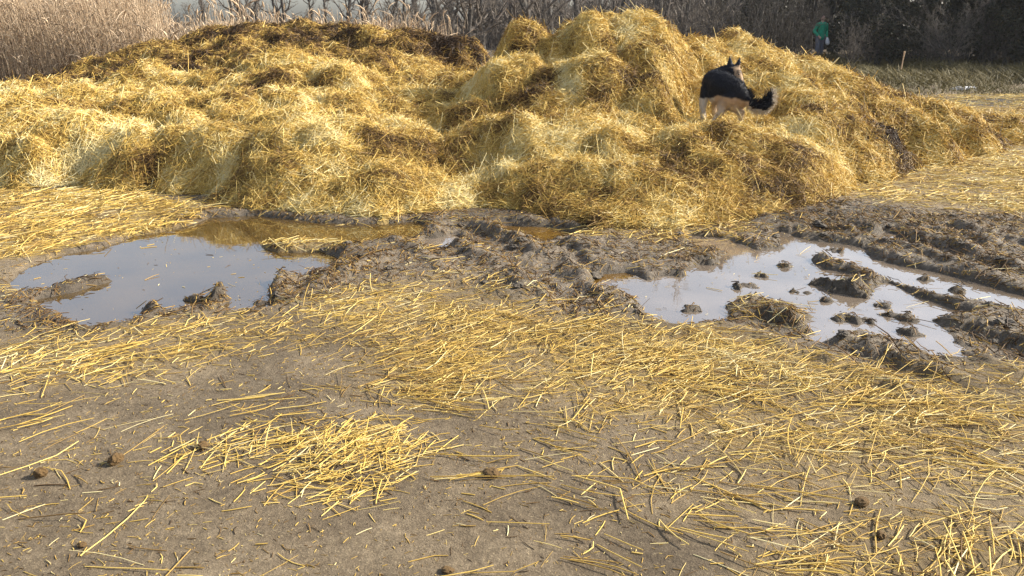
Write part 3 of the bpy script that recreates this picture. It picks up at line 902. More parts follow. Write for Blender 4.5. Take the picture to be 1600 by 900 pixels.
while n_c < 60 and tries < 3000:
    tries += 1
    px, py = random.uniform(30, 1590), random.uniform(335, 560)
    x, y = G(px, py)
    xa, ya = np.array([x]), np.array([y])
    z, m, p = ground_h(xa, ya, True)
    if m[0] < 0.6 or p[0] > 0.35 or bil(HTOP, xa, ya)[0] > 0.05: continue
    if px < 700 and random.random() < 0.5: continue
    o = bpy.data.objects.new("mud_clod", clods[n_c % 4])
    COL.objects.link(o)
    s = random.uniform(0.012, 0.034) * (1.4 if random.random() < .2 else 1)
    o.scale = (s * random.uniform(.8, 1.4), s, s * random.uniform(.6, 1.0))
    o.rotation_euler = (0, 0, random.uniform(0, 6.28))
    o.location = (x, y, z[0] + s * 0.25)
    tag(o, "dark wet clod of mud thrown up beside the puddles and wheel ruts", "mud clod", "mud clods round the puddles and ruts")
    n_c += 1
DUNG = [(65, 743, .030, "small round brown dung lump, the one nearest the photo's lower left edge", 1.0), (182, 722, .040, "ragged brown dung lump with straw bits, short of the lone straw clump", .8),
        (768, 742, .040, "torn brown dung lump on bare dirt in the middle foreground", .6), (1347, 785, .036, "flat tan dung lump with a dark hollow side, on the bare dirt", .6),
        (1376, 837, .022, "dark little dung lump closest to the bottom straw bundle", .8), (128, 856, .020, "tan dung crumb low in the bare dirt corner", .6),
        (318, 698, .028, "dark dung lump caught in the tip of the lone straw clump", .9), (700, 893, .024, "flat brown dung crumb at the bottom edge of the photo", .5)]
for i, (px, py, s, lab, fl) in enumerate(DUNG):
    me = clod_mesh(200 + i, 0.45, fl, 0.5)
    o = link("dung_lump", me, M_DUNG)
    x, y = G(px, py)
    z = ground_h(np.array([x]), np.array([y]))[0]
    o.location = (x, y, z + s * fl * 0.55)
    s *= 0.66
    o.scale = (s * 1.15, s, s)
    o.rotation_euler = (0, 0, i * 1.3)
    tag(o, lab, "dung lump", "dung lumps on the dirt")

# ------------------------------------------------------------------ trees, shrubs, reeds
def grow(seed, height, trunk_r, lean, n1, n2, n3, spread=0.9, low=0.12, up=0.35, stems=1, l1=0.42):
    """returns trunk tubes and branch tubes of a bare tree"""
    r = np.random.default_rng(seed)
    K = 8
    base = np.zeros((stems, 3)); base[:, :2] = r.normal(0, 0.10 if stems > 1 else 0, (stems, 2))
    d0 = np.stack([r.normal(0, lean, stems), r.normal(0, lean, stems), np.ones(stems)], -1)
    tt = np.linspace(0, 1, K)
    hs = height * r.uniform(0.7, 1.0, stems)
    Pt = base[:, None] + d0[:, None] * (tt[None, :, None] * hs[:, None, None])
    wob = np.cumsum(r.normal(0, 0.018, (stems, K, 2)), 1) * hs[:, None, None]
    wob -= wob[:, :1]
    Pt[:, :, :2] += wob
    flare = 1 + 0.5 * np.exp(-tt * 30)
    Rt = trunk_r * (1 - 0.86 * tt)[None] * flare[None] * r.uniform(0.8, 1.1, (stems, 1))
    Pt[:, 0, 2] -= 0.15
    trunk = tubes(Pt, Rt, 7, np.clip(r.normal(.4, .1, stems), 0, 1), r)
    out = []
    par, parR, parL = Pt, Rt, hs
    for lvl, n in enumerate((n1, n2, n3)):
        if n == 0: break
        M = len(par) * n
        pi = np.repeat(np.arange(len(par)), n)
        tq = r.uniform(low if lvl == 0 else 0.15, 0.98, M)
        kk = par.shape[1]
        f = tq * (kk - 1); i = np.minimum(f.astype(int), kk - 2); a = (f - i)[:, None]
        p0 = par[pi, i] * (1 - a) + par[pi, i + 1] * a
        r0 = parR[pi, i] * (1 - a[:, 0]) + parR[pi, i + 1] * a[:, 0]
        td = par[pi, i + 1] - par[pi, i]
        td /= np.linalg.norm(td, axis=1, keepdims=True) + 1e-9
        rnd = r.normal(size=(M, 3)); rnd -= (rnd * td).sum(1, keepdims=True) * td
        rnd /= np.linalg.norm(rnd, axis=1, keepdims=True) + 1e-9
        dr = td * r.uniform(0.35, 0.9, (M, 1)) + rnd * spread * r.uniform(0.7, 1.2, (M, 1))
        dr[:, 2] += up * r.uniform(0.2, 1, M)
        dr /= np.linalg.norm(dr, axis=1, keepdims=True)
        L = parL[pi] * (l1 if lvl == 0 else 0.45) * r.uniform(0.5, 1.1, M) * (1 - 0.5 * tq)
        kk2 = 5
        t2 = np.linspace(0, 1, kk2)
        pp = p0[:, None] + dr[:, None] * (t2[None, :, None] * L[:, None, None])
        w = np.cumsum(r.normal(0, 0.07, (M, kk2, 3)), 1) * L[:, None, None]
        w -= w[:, :1]
        pp = pp + w
        pp[:, :, 2] += (t2 ** 2)[None] * 0.12 * L[:, None]
        rr = np.clip(r0 * (0.55 if lvl == 0 else 0.6), 0.0035, None)[:, None] * (1 - 0.75 * t2)[None]
        rr = np.maximum(rr, 0.003)
        out.append(tubes(pp, rr, 5 if lvl == 0 else 3, np.clip(r.normal(.45 + .1 * lvl, .18, M), 0, 1), r))
        par, parR, parL = pp, rr, L
    return trunk, merge(out)

def tree_proto(name, seed, mat_branch, **kw):
    tr, br = grow(seed, **kw)
    a = make_mesh("trunk", tr[0], tr[1], {"tone": tr[2]}); a.materials.append(M_BARK)
    b = make_mesh("branches", br[0], br[1], {"tone": br[2]}); b.materials.append(mat_branch)
    return a, b

def place(name, meshes, x, y, rot, s, label, cat, group, z=0.0, sub=("trunk", "crown")):
    o = empty(name, (x, y, z))
    o.rotation_euler = (0, 0, rot)
    o.scale = (s, s, s * random.uniform(.92, 1.08))
    tag(o, label, cat, group)
    for me, n in zip(meshes, sub):
        c = bpy.data.objects.new(n, me)
        COL.objects.link(c)
        c.parent = o
    return o

tall = [tree_proto("bare_tree", 300 + i, M_TWIG, height=random.uniform(8, 9.5), trunk_r=random.uniform(.10, .17), lean=0.06, n1=26, n2=9, n3=6, low=0.10, l1=0.30) for i in range(4)]
slim = [tree_proto("slim_tree", 310 + i, M_TWIG, height=6.0, trunk_r=random.uniform(.07, .11), lean=0.05, n1=20, n2=8, n3=5, low=0.16, l1=0.30) for i in range(3)]
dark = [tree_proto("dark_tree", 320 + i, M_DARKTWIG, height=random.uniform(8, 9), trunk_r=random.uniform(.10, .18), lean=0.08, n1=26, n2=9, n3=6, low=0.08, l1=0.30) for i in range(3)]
shr = [tree_proto("bare_shrub", 340 + i, M_TWIG, height=random.uniform(2.6, 3.4), trunk_r=.025, lean=0.42, n1=14, n2=7, n3=4, low=0.1, stems=9, l1=0.4) for i in range(3)]
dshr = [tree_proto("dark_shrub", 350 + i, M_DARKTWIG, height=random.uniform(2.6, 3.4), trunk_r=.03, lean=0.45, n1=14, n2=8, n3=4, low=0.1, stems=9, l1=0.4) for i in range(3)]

def put_tree(px, Yd, protos, k, s, label, group, name="bare_tree", cat="tree"):
    x = (px - 800) / F * (Yd * CT + CH * ST)
    return place(name, protos[k % len(protos)], x, Yd, random.uniform(0, 6.28), s, label, cat, group)

# distinct trunks behind the pile, from the reeds to the wood
for i, px in enumerate([366, 380, 402, 414, 446, 452, 486, 512, 546, 563, 578, 606, 634, 672, 697, 724, 752, 795, 826, 838, 905, 958, 1022, 1060, 1110]):
    lab = "slim bare tree with sky between its branches, behind the reeds" if px < 640 else "bare grey-brown tree behind the tallest straw heap"
    put_tree(px, 27 + (i * 37 % 9) * 1.1, slim if px < 640 else tall, i, 0.8 + 0.05 * (i * 13 % 7), lab, "bare trees behind the heaps")
for i, px in enumerate(range(-120, 360, 75)):
    put_tree(px, 34 + (i * 29 % 7), slim, i, 1.1, "bare tree showing through the tan reed bed", "bare trees behind the reeds")
for i, px in enumerate(range(650, 1180, 52)):
    put_tree(px + random.uniform(-15, 15), 37 + (i * 31 % 8), tall, i + 1, 0.95, "distant bare tree in the grey wood beyond the heaps", "bare trees in the far wood")
for i, px in enumerate([1180, 1205, 1240, 1262, 1306, 1335, 1372, 1410, 1440, 1470, 1505, 1540, 1575, 1610, 1660, 1720]):
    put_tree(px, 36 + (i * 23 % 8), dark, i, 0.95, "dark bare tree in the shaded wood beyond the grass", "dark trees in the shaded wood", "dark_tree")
# shrubs
for i, px in enumerate([1325, 1360, 1400, 1450, 1490, 1540, 1590]):
    put_tree(px, 27.5 + (i * 11 % 4) * .8, shr, i, random.uniform(.7, .95), "brown leafless shrub before the dark wood beyond the grass", "bare shrubs before the dark wood", "bare_shrub", "shrub")
put_tree(263, 19.5, shr, 0, 0.75, "dark leafless shrub standing up from the reeds, fan of bare stems", None, "bare_shrub", "shrub")
for i, px in enumerate([640, 690, 735, 780, 850, 900, 960, 1010, 1060, 1100]):
    put_tree(px + random.uniform(-12, 12), 25 + (i * 17 % 6), shr, i, random.uniform(.7, 1.0), "bare twiggy shrub under the grey trees behind the heaps", "bare shrubs under the trees", "bare_shrub", "shrub")
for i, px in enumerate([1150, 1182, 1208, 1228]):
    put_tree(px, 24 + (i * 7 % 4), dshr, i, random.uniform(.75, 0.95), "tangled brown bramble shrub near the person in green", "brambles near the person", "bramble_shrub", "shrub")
for i, px in enumerate(range(-80, 300, 42)):
    put_tree(px, 24 + (i * 17 % 6), shr, i, random.uniform(.8, 1.1), "pale twiggy shrub behind the reed bed", "shrubs behind the reeds", "bare_shrub", "shrub")

for i, (x_, y_) in enumerate([(20.5, 28.5), (23.5, 26.0), (20.8, 32.0), (25.5, 31.0)]):  # wood carried on past the right of view, added to shade the grass
    SHADE_TREES = [] if i == 0 else SHADE_TREES
    SHADE_TREES.append((x_, y_))
def leaf_cloud(seed, n, rx, rz, size):
    r = np.random.default_rng(seed)
    nb = 26
    c = np.stack([r.normal(0, rx * .45, nb), r.normal(0, rx * .4, nb), r.uniform(0.15, 1, nb) ** 0.9 * rz], -1)
    br = r.uniform(.25, .6, nb) * rx * .6
    w = r.integers(0, nb, n)
    d = r.normal(size=(n, 3)); d /= np.linalg.norm(d, axis=1, keepdims=True)
    p = c[w] + d * (br[w] * r.uniform(.4, 1.1, n) ** .6)[:, None]
    p[:, 2] = np.abs(p[:, 2])
    u = r.normal(size=(n, 3)); u /= np.linalg.norm(u, axis=1, keepdims=True)
    v = np.cross(u, r.normal(size=(n, 3))); v /= np.linalg.norm(v, axis=1, keepdims=True)
    s = size * r.uniform(.6, 1.4, n)[:, None]
    V = np.stack([p - u * s, p + v * s * .55, p + u * s, p - v * s * .55], 1).reshape(-1, 3)
    return make_mesh("leaves", V, np.arange(n * 4).reshape(-1, 4), {"tone": np.repeat(np.clip(r.normal(.45, .22, n), 0, 1), 4)}, smooth=False)
evs = []
for i in range(3):
    st = tree_proto("stem", 360 + i, M_DARKTWIG, height=3.6, trunk_r=.05, lean=0.3, n1=8, n2=4, n3=0, stems=5)
    lf = leaf_cloud(370 + i, 9000, 2.4, 4.2, .075)
    lf.materials.append(M_LEAF)
    evs.append((st[0], lf))
for i, px in enumerate([1170, 1240, 1300, 1345, 1385, 1425, 1465, 1505, 1545, 1585, 1630, 1680, 1740]):
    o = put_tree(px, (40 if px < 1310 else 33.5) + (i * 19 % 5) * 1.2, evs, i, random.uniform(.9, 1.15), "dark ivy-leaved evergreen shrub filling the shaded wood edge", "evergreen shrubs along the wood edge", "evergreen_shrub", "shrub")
for i, px in enumerate([1370, 1440, 1510, 1570, 1640]):
    put_tree(px, 29.5 + (i * 7 % 3), evs, i + 1, 0.62, "low dark evergreen shrub just beyond the grass bank", "low shrubs beyond the grass", "evergreen_shrub", "shrub")

for i, (x_, y_) in enumerate(SHADE_TREES):
    place("evergreen_shrub", evs[i % 3], x_, y_, i * 1.1, 1.45 + .1 * (i % 3), "tall dark evergreen shrub carrying the wood past the right of view, added to shade the grass", "shrub", "tall evergreens added to shade the grass")
    place("dark_tree", dark[i % 3], x_ + 1.2, y_ + 1.0, i * 2.1, .9, "dark bare tree carrying the wood past the right of view, added to shade the grass", "tree", "dark trees added to shade the grass")

# far-off wood that closes the view: a mass of twigs and stems
r = np.random.default_rng(90)
n = 26000
x = r.uniform(-48, 52, n); y = r.uniform(46, 60, n)
h = r.uniform(1.5, 6.5, n) * np.clip(0.75 + 0.5 * fbm(x * .2, y * .2, 2, 91), .4, 1.3) * np.where(x < -2, .27, 1.0)
dx = r.normal(0, .25, n); dy = r.normal(0, .2, n)
t = np.array([0, .35, .7, 1.0])
P = np.stack([x[:, None] + (dx * h)[:, None] * t ** 1.5 + r.normal(0, .06, (n, 4)), y[:, None] + (dy * h)[:, None] * t, h[:, None] * t - .1], -1)
v, q, a = tubes(P, np.abs(r.normal(.018, .014, n) + .006)[:, None] * (1 - .7 * t), 3, np.clip(r.normal(.35, .2, n) - 0.25 * (x > 10), 0, 1), r)
tag(link("far_wood", make_mesh("far_wood", v, q, {"tone": a}), M_TWIG), "grey mass of bare undergrowth at the back of the wood", "wood", kind="stuff")

# reed bed
r = np.random.default_rng(95)
n = 13000
px = r.uniform(-160, 720, n); Yd = r.uniform(18.0, 25, n)
keep = r.random(n) < np.where(px < 260, .55, np.where(px < 640, .26, .12))
px, Yd = px[keep], Yd[keep]; n = len(px)
x = (px - 800) / F * (Yd * CT + CH * ST)
h = r.uniform(1.35, 2.5, n) * np.where(px < 280, 1.15, 0.70) * (0.75 + .5 * vnoise(x * .6, Yd * .6, 96))
ln_ = r.normal(-.05, .10, (n, 2)) * h[:, None]
t = np.array([0, .35, .7, 1.0])
P = np.stack([x[:, None] + ln_[:, :1] * t ** 2, Yd[:, None] + ln_[:, 1:] * t ** 2, h[:, None] * t - .05], -1)
tn = np.clip(r.normal(.55, .2, n), 0, 1)
parts = [tubes(P, np.full((n, 4), .0065) * (1 - .4 * t), 3, tn, r)]
pl = r.random(n) < .30
tip = P[pl, 3]; m = len(tip)
L = r.uniform(.16, .34, m)[:, None]
dv = r.normal(-.1, .5, (m, 2))
tt = np.array([0, .3, .65, 1.0])
P2 = np.stack([tip[:, :1] + dv[:, :1] * L * tt ** 1.5, tip[:, 1:2] + dv[:, 1:] * L * tt ** 1.5, tip[:, 2:] + L * (tt - .35 * tt ** 2) - .05], -1)
parts.append(tubes(P2, r.uniform(.010, .026, m)[:, None] * np.array([.3, 1, .8, .1]), 4, np.clip(r.normal(.6, .2, m), 0, 1), r))
for k in range(3):
    f = r.uniform(.2, .8, n)
    p0 = P[:, 0] + (P[:, 3] - P[:, 0]) * f[:, None]
    d = r.normal(0, 1, (n, 2)); d /= np.linalg.norm(d, axis=1, keepdims=True)
    L = r.uniform(.2, .5, n)[:, None]
    P3 = np.stack([p0[:, :1] + d[:, :1] * L * tt * .8, p0[:, 1:2] + d[:, 1:] * L * tt * .8, p0[:, 2:] + L * (tt * .8 - 1.1 * tt ** 2 * r.uniform(0, 1, (n, 1)))], -1)
    parts.append(tubes(P3, np.full((n, 4), .008) * np.array([.7, 1, .8, .1]), 3, np.clip(r.normal(.5, .2, n), 0, 1), r))
v, q, a = merge(parts)
tag(link("reed_bed", make_mesh("reed_bed", v, q, {"tone": a}), M_REED), "tan dry reeds with feathery tops behind the straw pile", "reeds", kind="stuff")

# rough grass between the yard and the dark wood
r = np.random.default_rng(97)
n = 80000
x = r.uniform(4.5, 30, n); y = r.uniform(18.2, 34, n)
k = (x > 0.30 * y - 1.0) & (x < .70 * y + 2) & (r.random(n) < sstep(-.5, .25, fbm(x * .45, y * .45, 3, 98)) * .8 + .2)
x, y = x[k], y[k]; n = len(x)
h = r.uniform(.06, .27, n) * (.4 + .6 * sstep(18.2, 21, y)) * (0.5 + 1.2 * sstep(-.4, .5, fbm(x * .6, y * .6, 3, 99)))
d = r.normal(0, .8, (n, 2)) * h[:, None]
t = np.array([0, .5, 1.0])
P = np.stack([x[:, None] + d[:, :1] * t ** 2, y[:, None] + d[:, 1:] * t ** 2, h[:, None] * t], -1)
v, q, a = tubes(P, np.full((n, 3), .0075) * np.array([1, .8, .1]), 3, np.clip(.46 + .3 * fbm(x * .5, y * .5, 3, 100) + r.normal(0, .15, n), 0, 1), r)
tag(link("grass", make_mesh("grass", v, q, {"tone": a}), M_GRASS), "rough olive grass between the yard and the dark wood", "grass", kind="stuff")

# pale dead stalk and white litter at the edge of the grass
Xs, Zs = at(1410, 95, 20)
v, q, a = tubes(np.array([[[0, 0, 0], [.01, 0, .2], [.03, .01, .42]]]), np.array([[.016, .013, .02]]), 6, np.array([.45]))
o = link("dead_stalk", make_mesh("dead_stalk", v, q, {"tone": a}), M_REED)
o.location = (Xs, 20, max(0.0, Zs - .2))
tag(o, "pale dead stalk standing in the grass before the dark wood", "stalk")
M_WHITE = plain_mat("white plastic", (0.62, 0.62, 0.64), (0.8, 0.8, 0.8), 8, 0.45, 0.4, 0.2)
for px, w, lab in ((1494, .13, "smaller crumpled white scrap lying by the grass edge"), (1508, .22, "larger crumpled white scrap lying by the grass edge")):
    bm = bmesh.new()
    bmesh.ops.create_grid(bm, x_segments=12, y_segments=12, size=1)
    for v_ in bm.verts:
        n_ = fbm(np.array([v_.co.x * 1.6 + px]), np.array([v_.co.y * 1.6]), 4, 5)[0]
        v_.co.z = 0.62 + 0.7 * n_ - 0.42 * (v_.co.x ** 2 + v_.co.y ** 2)
        v_.co.x += .25 * n_
    me = bpy.data.meshes.new("scrap"); bm.to_mesh(me); bm.free()
    o = link("plastic_scrap", me, M_WHITE)
    sm = o.modifiers.new("thick", 'SOLIDIFY'); sm.thickness = .03
    x_, y_ = G(px, 141)
    o.location = (x_, y_, .0); o.scale = (w, w * .7, w * .8)
    tag(o, lab, "litter")

# ------------------------------------------------------------------ living things
def blob_body(name, chains, voxel, smooth_it=4, ell=()):
    """one continuous skin: spheres swept along tapering limbs, fused by a voxel remesh"""
    bm = bmesh.new()
    def ball(c, r, sc=(1, 1, 1), rot=None):
        M = Matrix.Translation(c)
        if rot is not None: M = M @ rot
        M = M @ Matrix.Diagonal((*sc, 1))
        bmesh.ops.create_icosphere(bm, subdivisions=2, radius=r, matrix=M)
    for ch in chains:
        for (p0, r0), (p1, r1) in zip(ch[:-1], ch[1:]):
            p0, p1 = Vector(p0), Vector(p1)
            n = max(2, int((p1 - p0).length / (0.35 * min(r0, r1))) + 1)
            for i in range(n + 1):
                f = i / n
                ball(p0.lerp(p1, f), r0 + (r1 - r0) * f)
    for c, r, sc, rot in ell:
        ball(Vector(c), r, sc, rot)
    me = bpy.data.meshes.new(name)
    bm.to_mesh(me); bm.free()
    o = bpy.data.objects.new(name, me)
    COL.objects.link(o)
    rm = o.modifiers.new("remesh", 'REMESH'); rm.mode = 'VOXEL'; rm.voxel_size = voxel; rm.use_smooth_shade = True
    sm = o.modifiers.new("smooth", 'SMOOTH'); sm.iterations = smooth_it; sm.factor = 0.5
    dg = bpy.context.evaluated_depsgraph_get()
    nm = bpy.data.meshes.new_from_object(o.evaluated_get(dg))
    nm.name = name
    bpy.data.objects.remove(o)
    for p in nm.polygons: p.use_smooth = True
    return nm

def attr_color_mat(name, rough=0.7, bumpscale=120):
    m, nt, b, out = new_mat(name)
    a = attr_node(nt, "coat")
    nt.links.new(a.outputs["Color"], b.inputs["Base Color"])
    b.inputs["Roughness"].default_value = rough
    b.inputs["Specular IOR Level"].default_value = 0.25
    return m
M_COAT = attr_color_mat("dog coat")
# dog: local metres, x to the right of the picture, y away, z up from its paws; spine curls from the rump to the head turned back over the far shoulder
chains = [
    # spine: rump, loin, back, withers, neck base
    [((.155, -.13, .285), .098), ((.085, -.07, .345), .135), ((-.02, .04, .395), .158), ((-.07, .17, .415), .150), ((-.03, .28, .435), .120)],
    [((-.03, .28, .45), .112), ((.06, .31, .51), .090), ((.145, .27, .53), .074)],
    # head turned to the right, muzzle pointing down
    [((.145, .27, .53), .082), ((.175, .25, .51), .072), ((.21, .21, .445), .050), ((.25, .175, .375), .031)],
    # hind legs: thigh, knee, hock, paw
    [((.045, -.12, .27), .100), ((-.025, -.07, .185), .066), ((-.055, -.14, .125), .036), ((-.115, -.13, .045), .028), ((-.125, -.12, .00), .030), ((-.15, -.08, -.02), .026)],
    [((.155, -.13, .265), .092), ((.130, -.06, .175), .066), ((.165, -.14, .115), .038), ((.165, -.12, .03), .029), ((.165, -.11, -.02), .030), ((.14, -.07, -.04), .027)],
    # front legs
    [((-.155, .15, .35), .080), ((-.200, .12, .24), .048), ((-.212, .09, .135), .034), ((-.195, .08, .02), .029), ((-.205, .12, -.02), .030)],
    [((-.02, .29, .36), .070), ((-.03, .26, .22), .042), ((-.04, .24, .11), .030), ((-.04, .24, .0), .027), ((-.05, .27, -.02), .028)],
    # tail: out, down and curling up to the right
    [((.19, -.17, .29), .048), ((.245, -.21, .215), .046), ((.315, -.23, .175), .056), ((.39, -.22, .19), .062), ((.45, -.20, .255), .056), ((.468, -.19, .335), .024)],
    # belly
    [((-.06, .06, .31), .120), ((.06, -.08, .235), .105), ((.11, -.10, .20), .085)],
    # ears
    [((.115, .29, .59), .036), ((.110, .295, .645), .024), ((.106, .30, .69), .008)],
    [((.185, .25, .58), .036), ((.200, .245, .64), .022), ((.205, .243, .68), .008)],
]
dme = blob_body("dog", chains, 0.011, 3)
nv = len(dme.vertices)
dv = np.empty(nv * 3, np.float32); dme.vertices.foreach_get("co", dv); dv = dv.reshape(-1, 3)
dn = np.empty(nv * 3, np.float32); dme.vertices.foreach_get("normal", dn); dn = dn.reshape(-1, 3)
BLACK, TAN, CREAM, PALE = np.array([.008, .009, .014]), np.array([.42, .28, .165]), np.array([.52, .41, .29]), np.array([.62, .54, .44])
def dog_colour(p):
    nz = 0.03 * fbm(p[:, 0] * 14 + p[:, 1] * 5, p[:, 2] * 14 - p[:, 1] * 9, 3, 7)
    z = p[:, 2] + nz
    c = np.tile(TAN, (len(p), 1))
    lerp = lambda c, k, w: c * (1 - w[:, None]) + k * w[:, None]
    c = lerp(c, CREAM, sstep(.30, .10, z))
    c = lerp(c, PALE, sstep(-.10, -.14, p[:, 0]) * sstep(.34, .28, z))
    # black saddle over back and rump
    line_ = .285 - .12 * np.clip(p[:, 0], -.1, .3) - .03 * sstep(-.08, -.16, p[:, 0])
    c = lerp(c, BLACK, sstep(line_ - .012, line_ + .012, z) * (p[:, 0] < .24) * (p[:, 1] < .30))
    c = lerp(c, BLACK, sstep(.46, .48, z) * (p[:, 0] < .10))
    # face: tan and cream with dark ears and muzzle
    hd = (p[:, 1] > .135) & (p[:, 0] > .10) & (z > .325) & (p[:, 1] + p[:, 0] > .33)
    c[hd] = TAN * .85
    c[hd & (z < .47) & (p[:, 0] < .23)] = CREAM
    c[hd & (z > .595)] = BLACK * 1.5
    c[hd & (p[:, 0] > .245)] = BLACK
    c[hd & (z > .505) & (z < .545) & (p[:, 0] > .17)] = TAN * .3
    # tail: black above, pale fringe below and at the tip
    tl = (p[:, 0] > .215) & (p[:, 1] < -.10)
    c[tl] = BLACK
    edge = tl & ((p[:, 0] > .462) | ((z < .165) & (p[:, 0] > .26)) | (np.hypot(p[:, 0] - .335, z - .295) > .148))
    c[edge] = PALE * .85
    return np.concatenate([c, np.ones((len(p), 1))], 1)
a = dme.attributes.new("coat", 'FLOAT_COLOR', 'POINT')
a.data.foreach_set("color", dog_colour(dv).astype(np.float32).ravel())
dog = link("dog", dme, M_COAT)
dog.location = DOG + Vector((0, 0, .015))
DS = 0.97
dog.scale = (DS, DS, DS)
tag(dog, "black-saddled tan dog with a curled pale-tipped tail standing on the straw heap", "dog")
# fur: short hairs lying back along the body, longer on the tail
r = np.random.default_rng(110)
n = 26000
pk = r.integers(0, nv, n)
p0 = dv[pk] + r.normal(0, .004, (n, 3)); nn = dn[pk]
tl = (p0[:, 0] > .22) & (p0[:, 1] < -.10)
L = np.where(tl, r.uniform(.025, .07, n), r.uniform(.008, .02, n))
dirv = nn * .55 + np.array([.45, -.35, -.45]) + r.normal(0, .25, (n, 3))
dirv = np.where(tl[:, None], nn * .8 + np.array([.4, -.1, .25]) + r.normal(0, .3, (n, 3)), dirv)
dirv /= np.linalg.norm(dirv, axis=1, keepdims=True)
face = (p0[:, 1] > .135) & (p0[:, 0] > .10)
L = np.where(face, L * .4, L)
t = np.array([0, .5, 1.0])
P = p0[:, None] - nn[:, None] * .002 + dirv[:, None] * (L[:, None, None] * t[None, :, None])
v, q, _ = tubes(P, np.full((n, 3), .0016) * np.array([1, .8, .1]), 3, None, r) + [None]
cc = np.repeat(dog_colour(p0), 9, 0)
link("fur", make_mesh("fur", v, q, {"coat": cc}), M_COAT, dog)
# nose and eyes
def small_ball(name, c, rad, mat, parent, sc=(1, 1, 1)):
    bm = bmesh.new()
    bmesh.ops.create_icosphere(bm, subdivisions=2, radius=rad, matrix=Matrix.Translation(c) @ Matrix.Diagonal((*sc, 1)))
    me = bpy.data.meshes.new(name); bm.to_mesh(me); bm.free()
    for p in me.polygons: p.use_smooth = True
    return link(name, me, mat, parent)
M_NOSE = plain_mat("wet black nose", (.008, .008, .009), (.015, .015, .016), 30, .3, .5, .1)
small_ball("nose", Vector((.262, .160, .372)), .017, M_NOSE, dog)
small_ball("eye", Vector((.195, .182, .505)), .011, M_NOSE, dog)
small_ball("eye", Vector((.245, .25, .505)), .011, M_NOSE, dog)

# person in the distance
PX, PY = 1278, 33.5
pxx = (PX - 800) / F * (PY * CT + CH * ST)
per = [
    [((0, 0, 1.00), .13), ((0, 0, 1.18), .125), ((0, .0, 1.38), .135), ((0, 0, 1.47), .075), ((0, -.01, 1.54), .055)],
    [((-.10, 0, 1.40), .085), ((.10, 0, 1.40), .085)],
    [((-.09, 0, .98), .10), ((-.10, -.03, .52), .068), ((-.10, .03, .09), .045), ((-.10, -.02, .05), .045), ((-.11, -.14, .035), .035)],
    [((.09, 0, .98), .10), ((.11, .02, .52), .068), ((.11, .06, .09), .045), ((.11, .02, .05), .045), ((.12, -.10, .035), .035)],
    [((-.18, 0, 1.40), .06), ((-.30, .02, 1.16), .048), ((-.20, -.16, .98), .034), ((-.17, -.19, .95), .03)],
    [((.18, 0, 1.40), .06), ((.24, .03, 1.14), .048), ((.20, -.10, .93), .034), ((.19, -.13, .89), .03)],
]
for sx_, wx, wz, hy_ in ((-1, -.16, .94, -.20), (1, .19, .88, -.14)):
    for k in range(4):
        per.append([((wx + (k - 1.5) * .018, hy_, wz), .010), ((wx + (k - 1.5) * .019, hy_ - .025, wz - .035 - .004 * (k % 3)), .0095), ((wx + (k - 1.5) * .018, hy_ - .02, wz - .07 - .006 * (1 if k in (1, 2) else 0)), .008)])
    per.append([((wx - sx_ * .03, hy_ - .005, wz + .01), .011), ((wx - sx_ * .055, hy_ - .025, wz - .02), .010), ((wx - sx_ * .05, hy_ - .04, wz - .045), .009)])
ell = [((0, -.01, 1.64), .1, (.78, .95, 1.18), None), ((0, -.105, 1.625), .02, (.8, 1, 1.2), None), ((-.08, 0, 1.635), .025, (.5, 1, 1.3), None), ((.08, 0, 1.635), .025, (.5, 1, 1.3), None)]
M_SKIN = plain_mat("skin", (.42, .25, .18), (.52, .33, .25), 15, .55, .35, .1)
pme = blob_body("person", per, .011, 3, ell)
person = link("person", pme, M_SKIN)
person.location = (pxx, PY, ground_h(np.array([pxx]), np.array([PY]))[0] + 0.0)
person.rotation_euler = (0, 0, .15)
tag(person, "person in a green jacket and grey-blue trousers standing at the edge of the dark wood", "person")
M_GREEN = plain_mat("green jacket cloth", (.004, .22, .12), (.008, .34, .19), 12, .75, .25, .4)
M_TROU = plain_mat("grey blue trouser cloth", (.10, .11, .14), (.17, .18, .22), 14, .85, .2, .4)
M_HAIR = plain_mat("dark hair", (.015, .012, .01), (.04, .03, .022), 40, .6, .3, .4)
M_SHOE = plain_mat("dark boot", (.02, .018, .016), (.05, .045, .04), 20, .6, .3, .3)
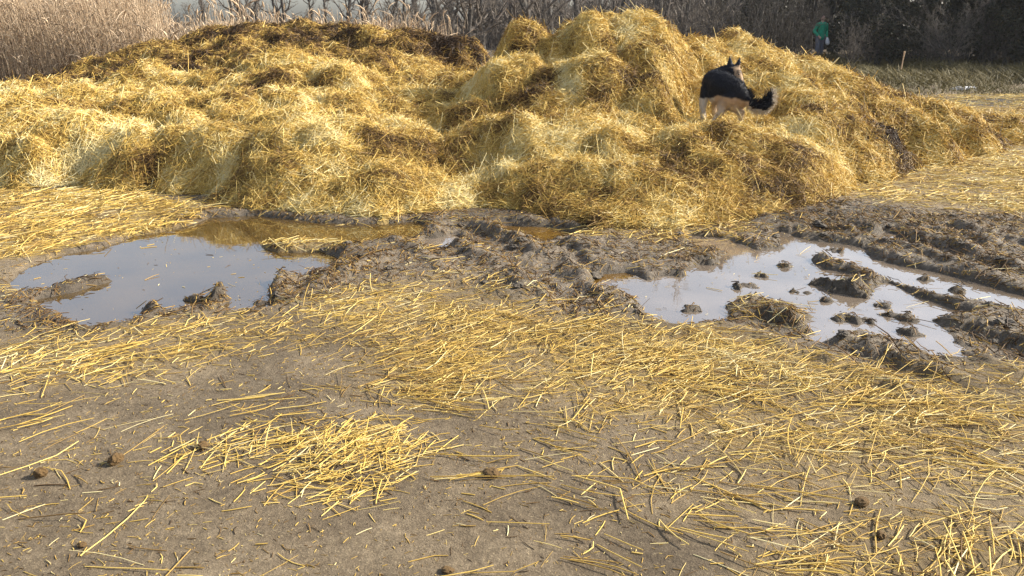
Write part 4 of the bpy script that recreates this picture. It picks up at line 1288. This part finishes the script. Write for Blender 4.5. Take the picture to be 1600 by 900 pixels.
jk = [[((0, 0, .93), .155), ((0, 0, 1.18), .15), ((0, 0, 1.36), .155)], [((-.11, 0, 1.40), .10), ((.11, 0, 1.40), .10)], [((0, 0, 1.40), .09), ((0, 0, 1.48), .078)],
      [((-.18, 0, 1.40), .08), ((-.30, .02, 1.16), .066), ((-.21, -.14, 1.0), .052)], [((.18, 0, 1.40), .08), ((.24, .03, 1.14), .066), ((.205, -.085, .96), .052)]]
link("jacket", blob_body("jacket", jk, .014, 3), M_GREEN, person)
tr_ = [[((0, 0, .96), .135), ((0, 0, .90), .13)], [((-.09, 0, .93), .118), ((-.10, -.03, .52), .085), ((-.10, .03, .13), .066)], [((.09, 0, .93), .118), ((.11, .02, .52), .085), ((.11, .06, .13), .066)]]
link("trousers", blob_body("trousers", tr_, .014, 3), M_TROU, person)
link("hair", blob_body("hair", [[((0, .025, 1.70), .088), ((0, .05, 1.63), .075)]], .012, 2), M_HAIR, person)
link("boot", blob_body("boot", [[((-.10, .03, .12), .062), ((-.10, -.0, .06), .062), ((-.11, -.15, .045), .046)]], .012, 2), M_SHOE, person)
link("boot", blob_body("boot", [[((.11, .06, .12), .062), ((.11, .03, .06), .062), ((.12, -.11, .045), .046)]], .012, 2), M_SHOE, person)
bag = link("white_bag", blob_body("white_bag", [[((0, 0, 0), .035), ((.01, 0, -.09), .07), ((.03, .0, -.19), .085)]], .012, 2), M_WHITE)
bag.location = Vector(person.location) + Vector((.215, -.14, .90))
tag(bag, "small white bag held at the hip by the person in green", "bag")

# ------------------------------------------------------------------ thin haze and steam in the air over the yard
bm = bmesh.new()
bmesh.ops.create_cube(bm, size=1)
me = bpy.data.meshes.new("haze"); bm.to_mesh(me); bm.free()
hz = bpy.data.objects.new("haze", me); COL.objects.link(hz)
hz.scale = (180, 110, 15.5); hz.location = (0, 35, 6.0)
mh = bpy.data.materials.new("haze air"); mh.use_nodes = True
mh.node_tree.nodes.remove(mh.node_tree.nodes["Principled BSDF"])
pv = mh.node_tree.nodes.new("ShaderNodeVolumePrincipled")
pv.inputs["Color"].default_value = (.92, .95, 1, 1)
pv.inputs["Density"].default_value = 0.0003
pv.inputs["Anisotropy"].default_value = 0.3
mh.node_tree.links.new(pv.outputs[0], mh.node_tree.nodes["Material Output"].inputs["Volume"])
me.materials.append(mh)
tag(hz, "thin pale haze hanging over the yard and the wood", "haze", kind="stuff")
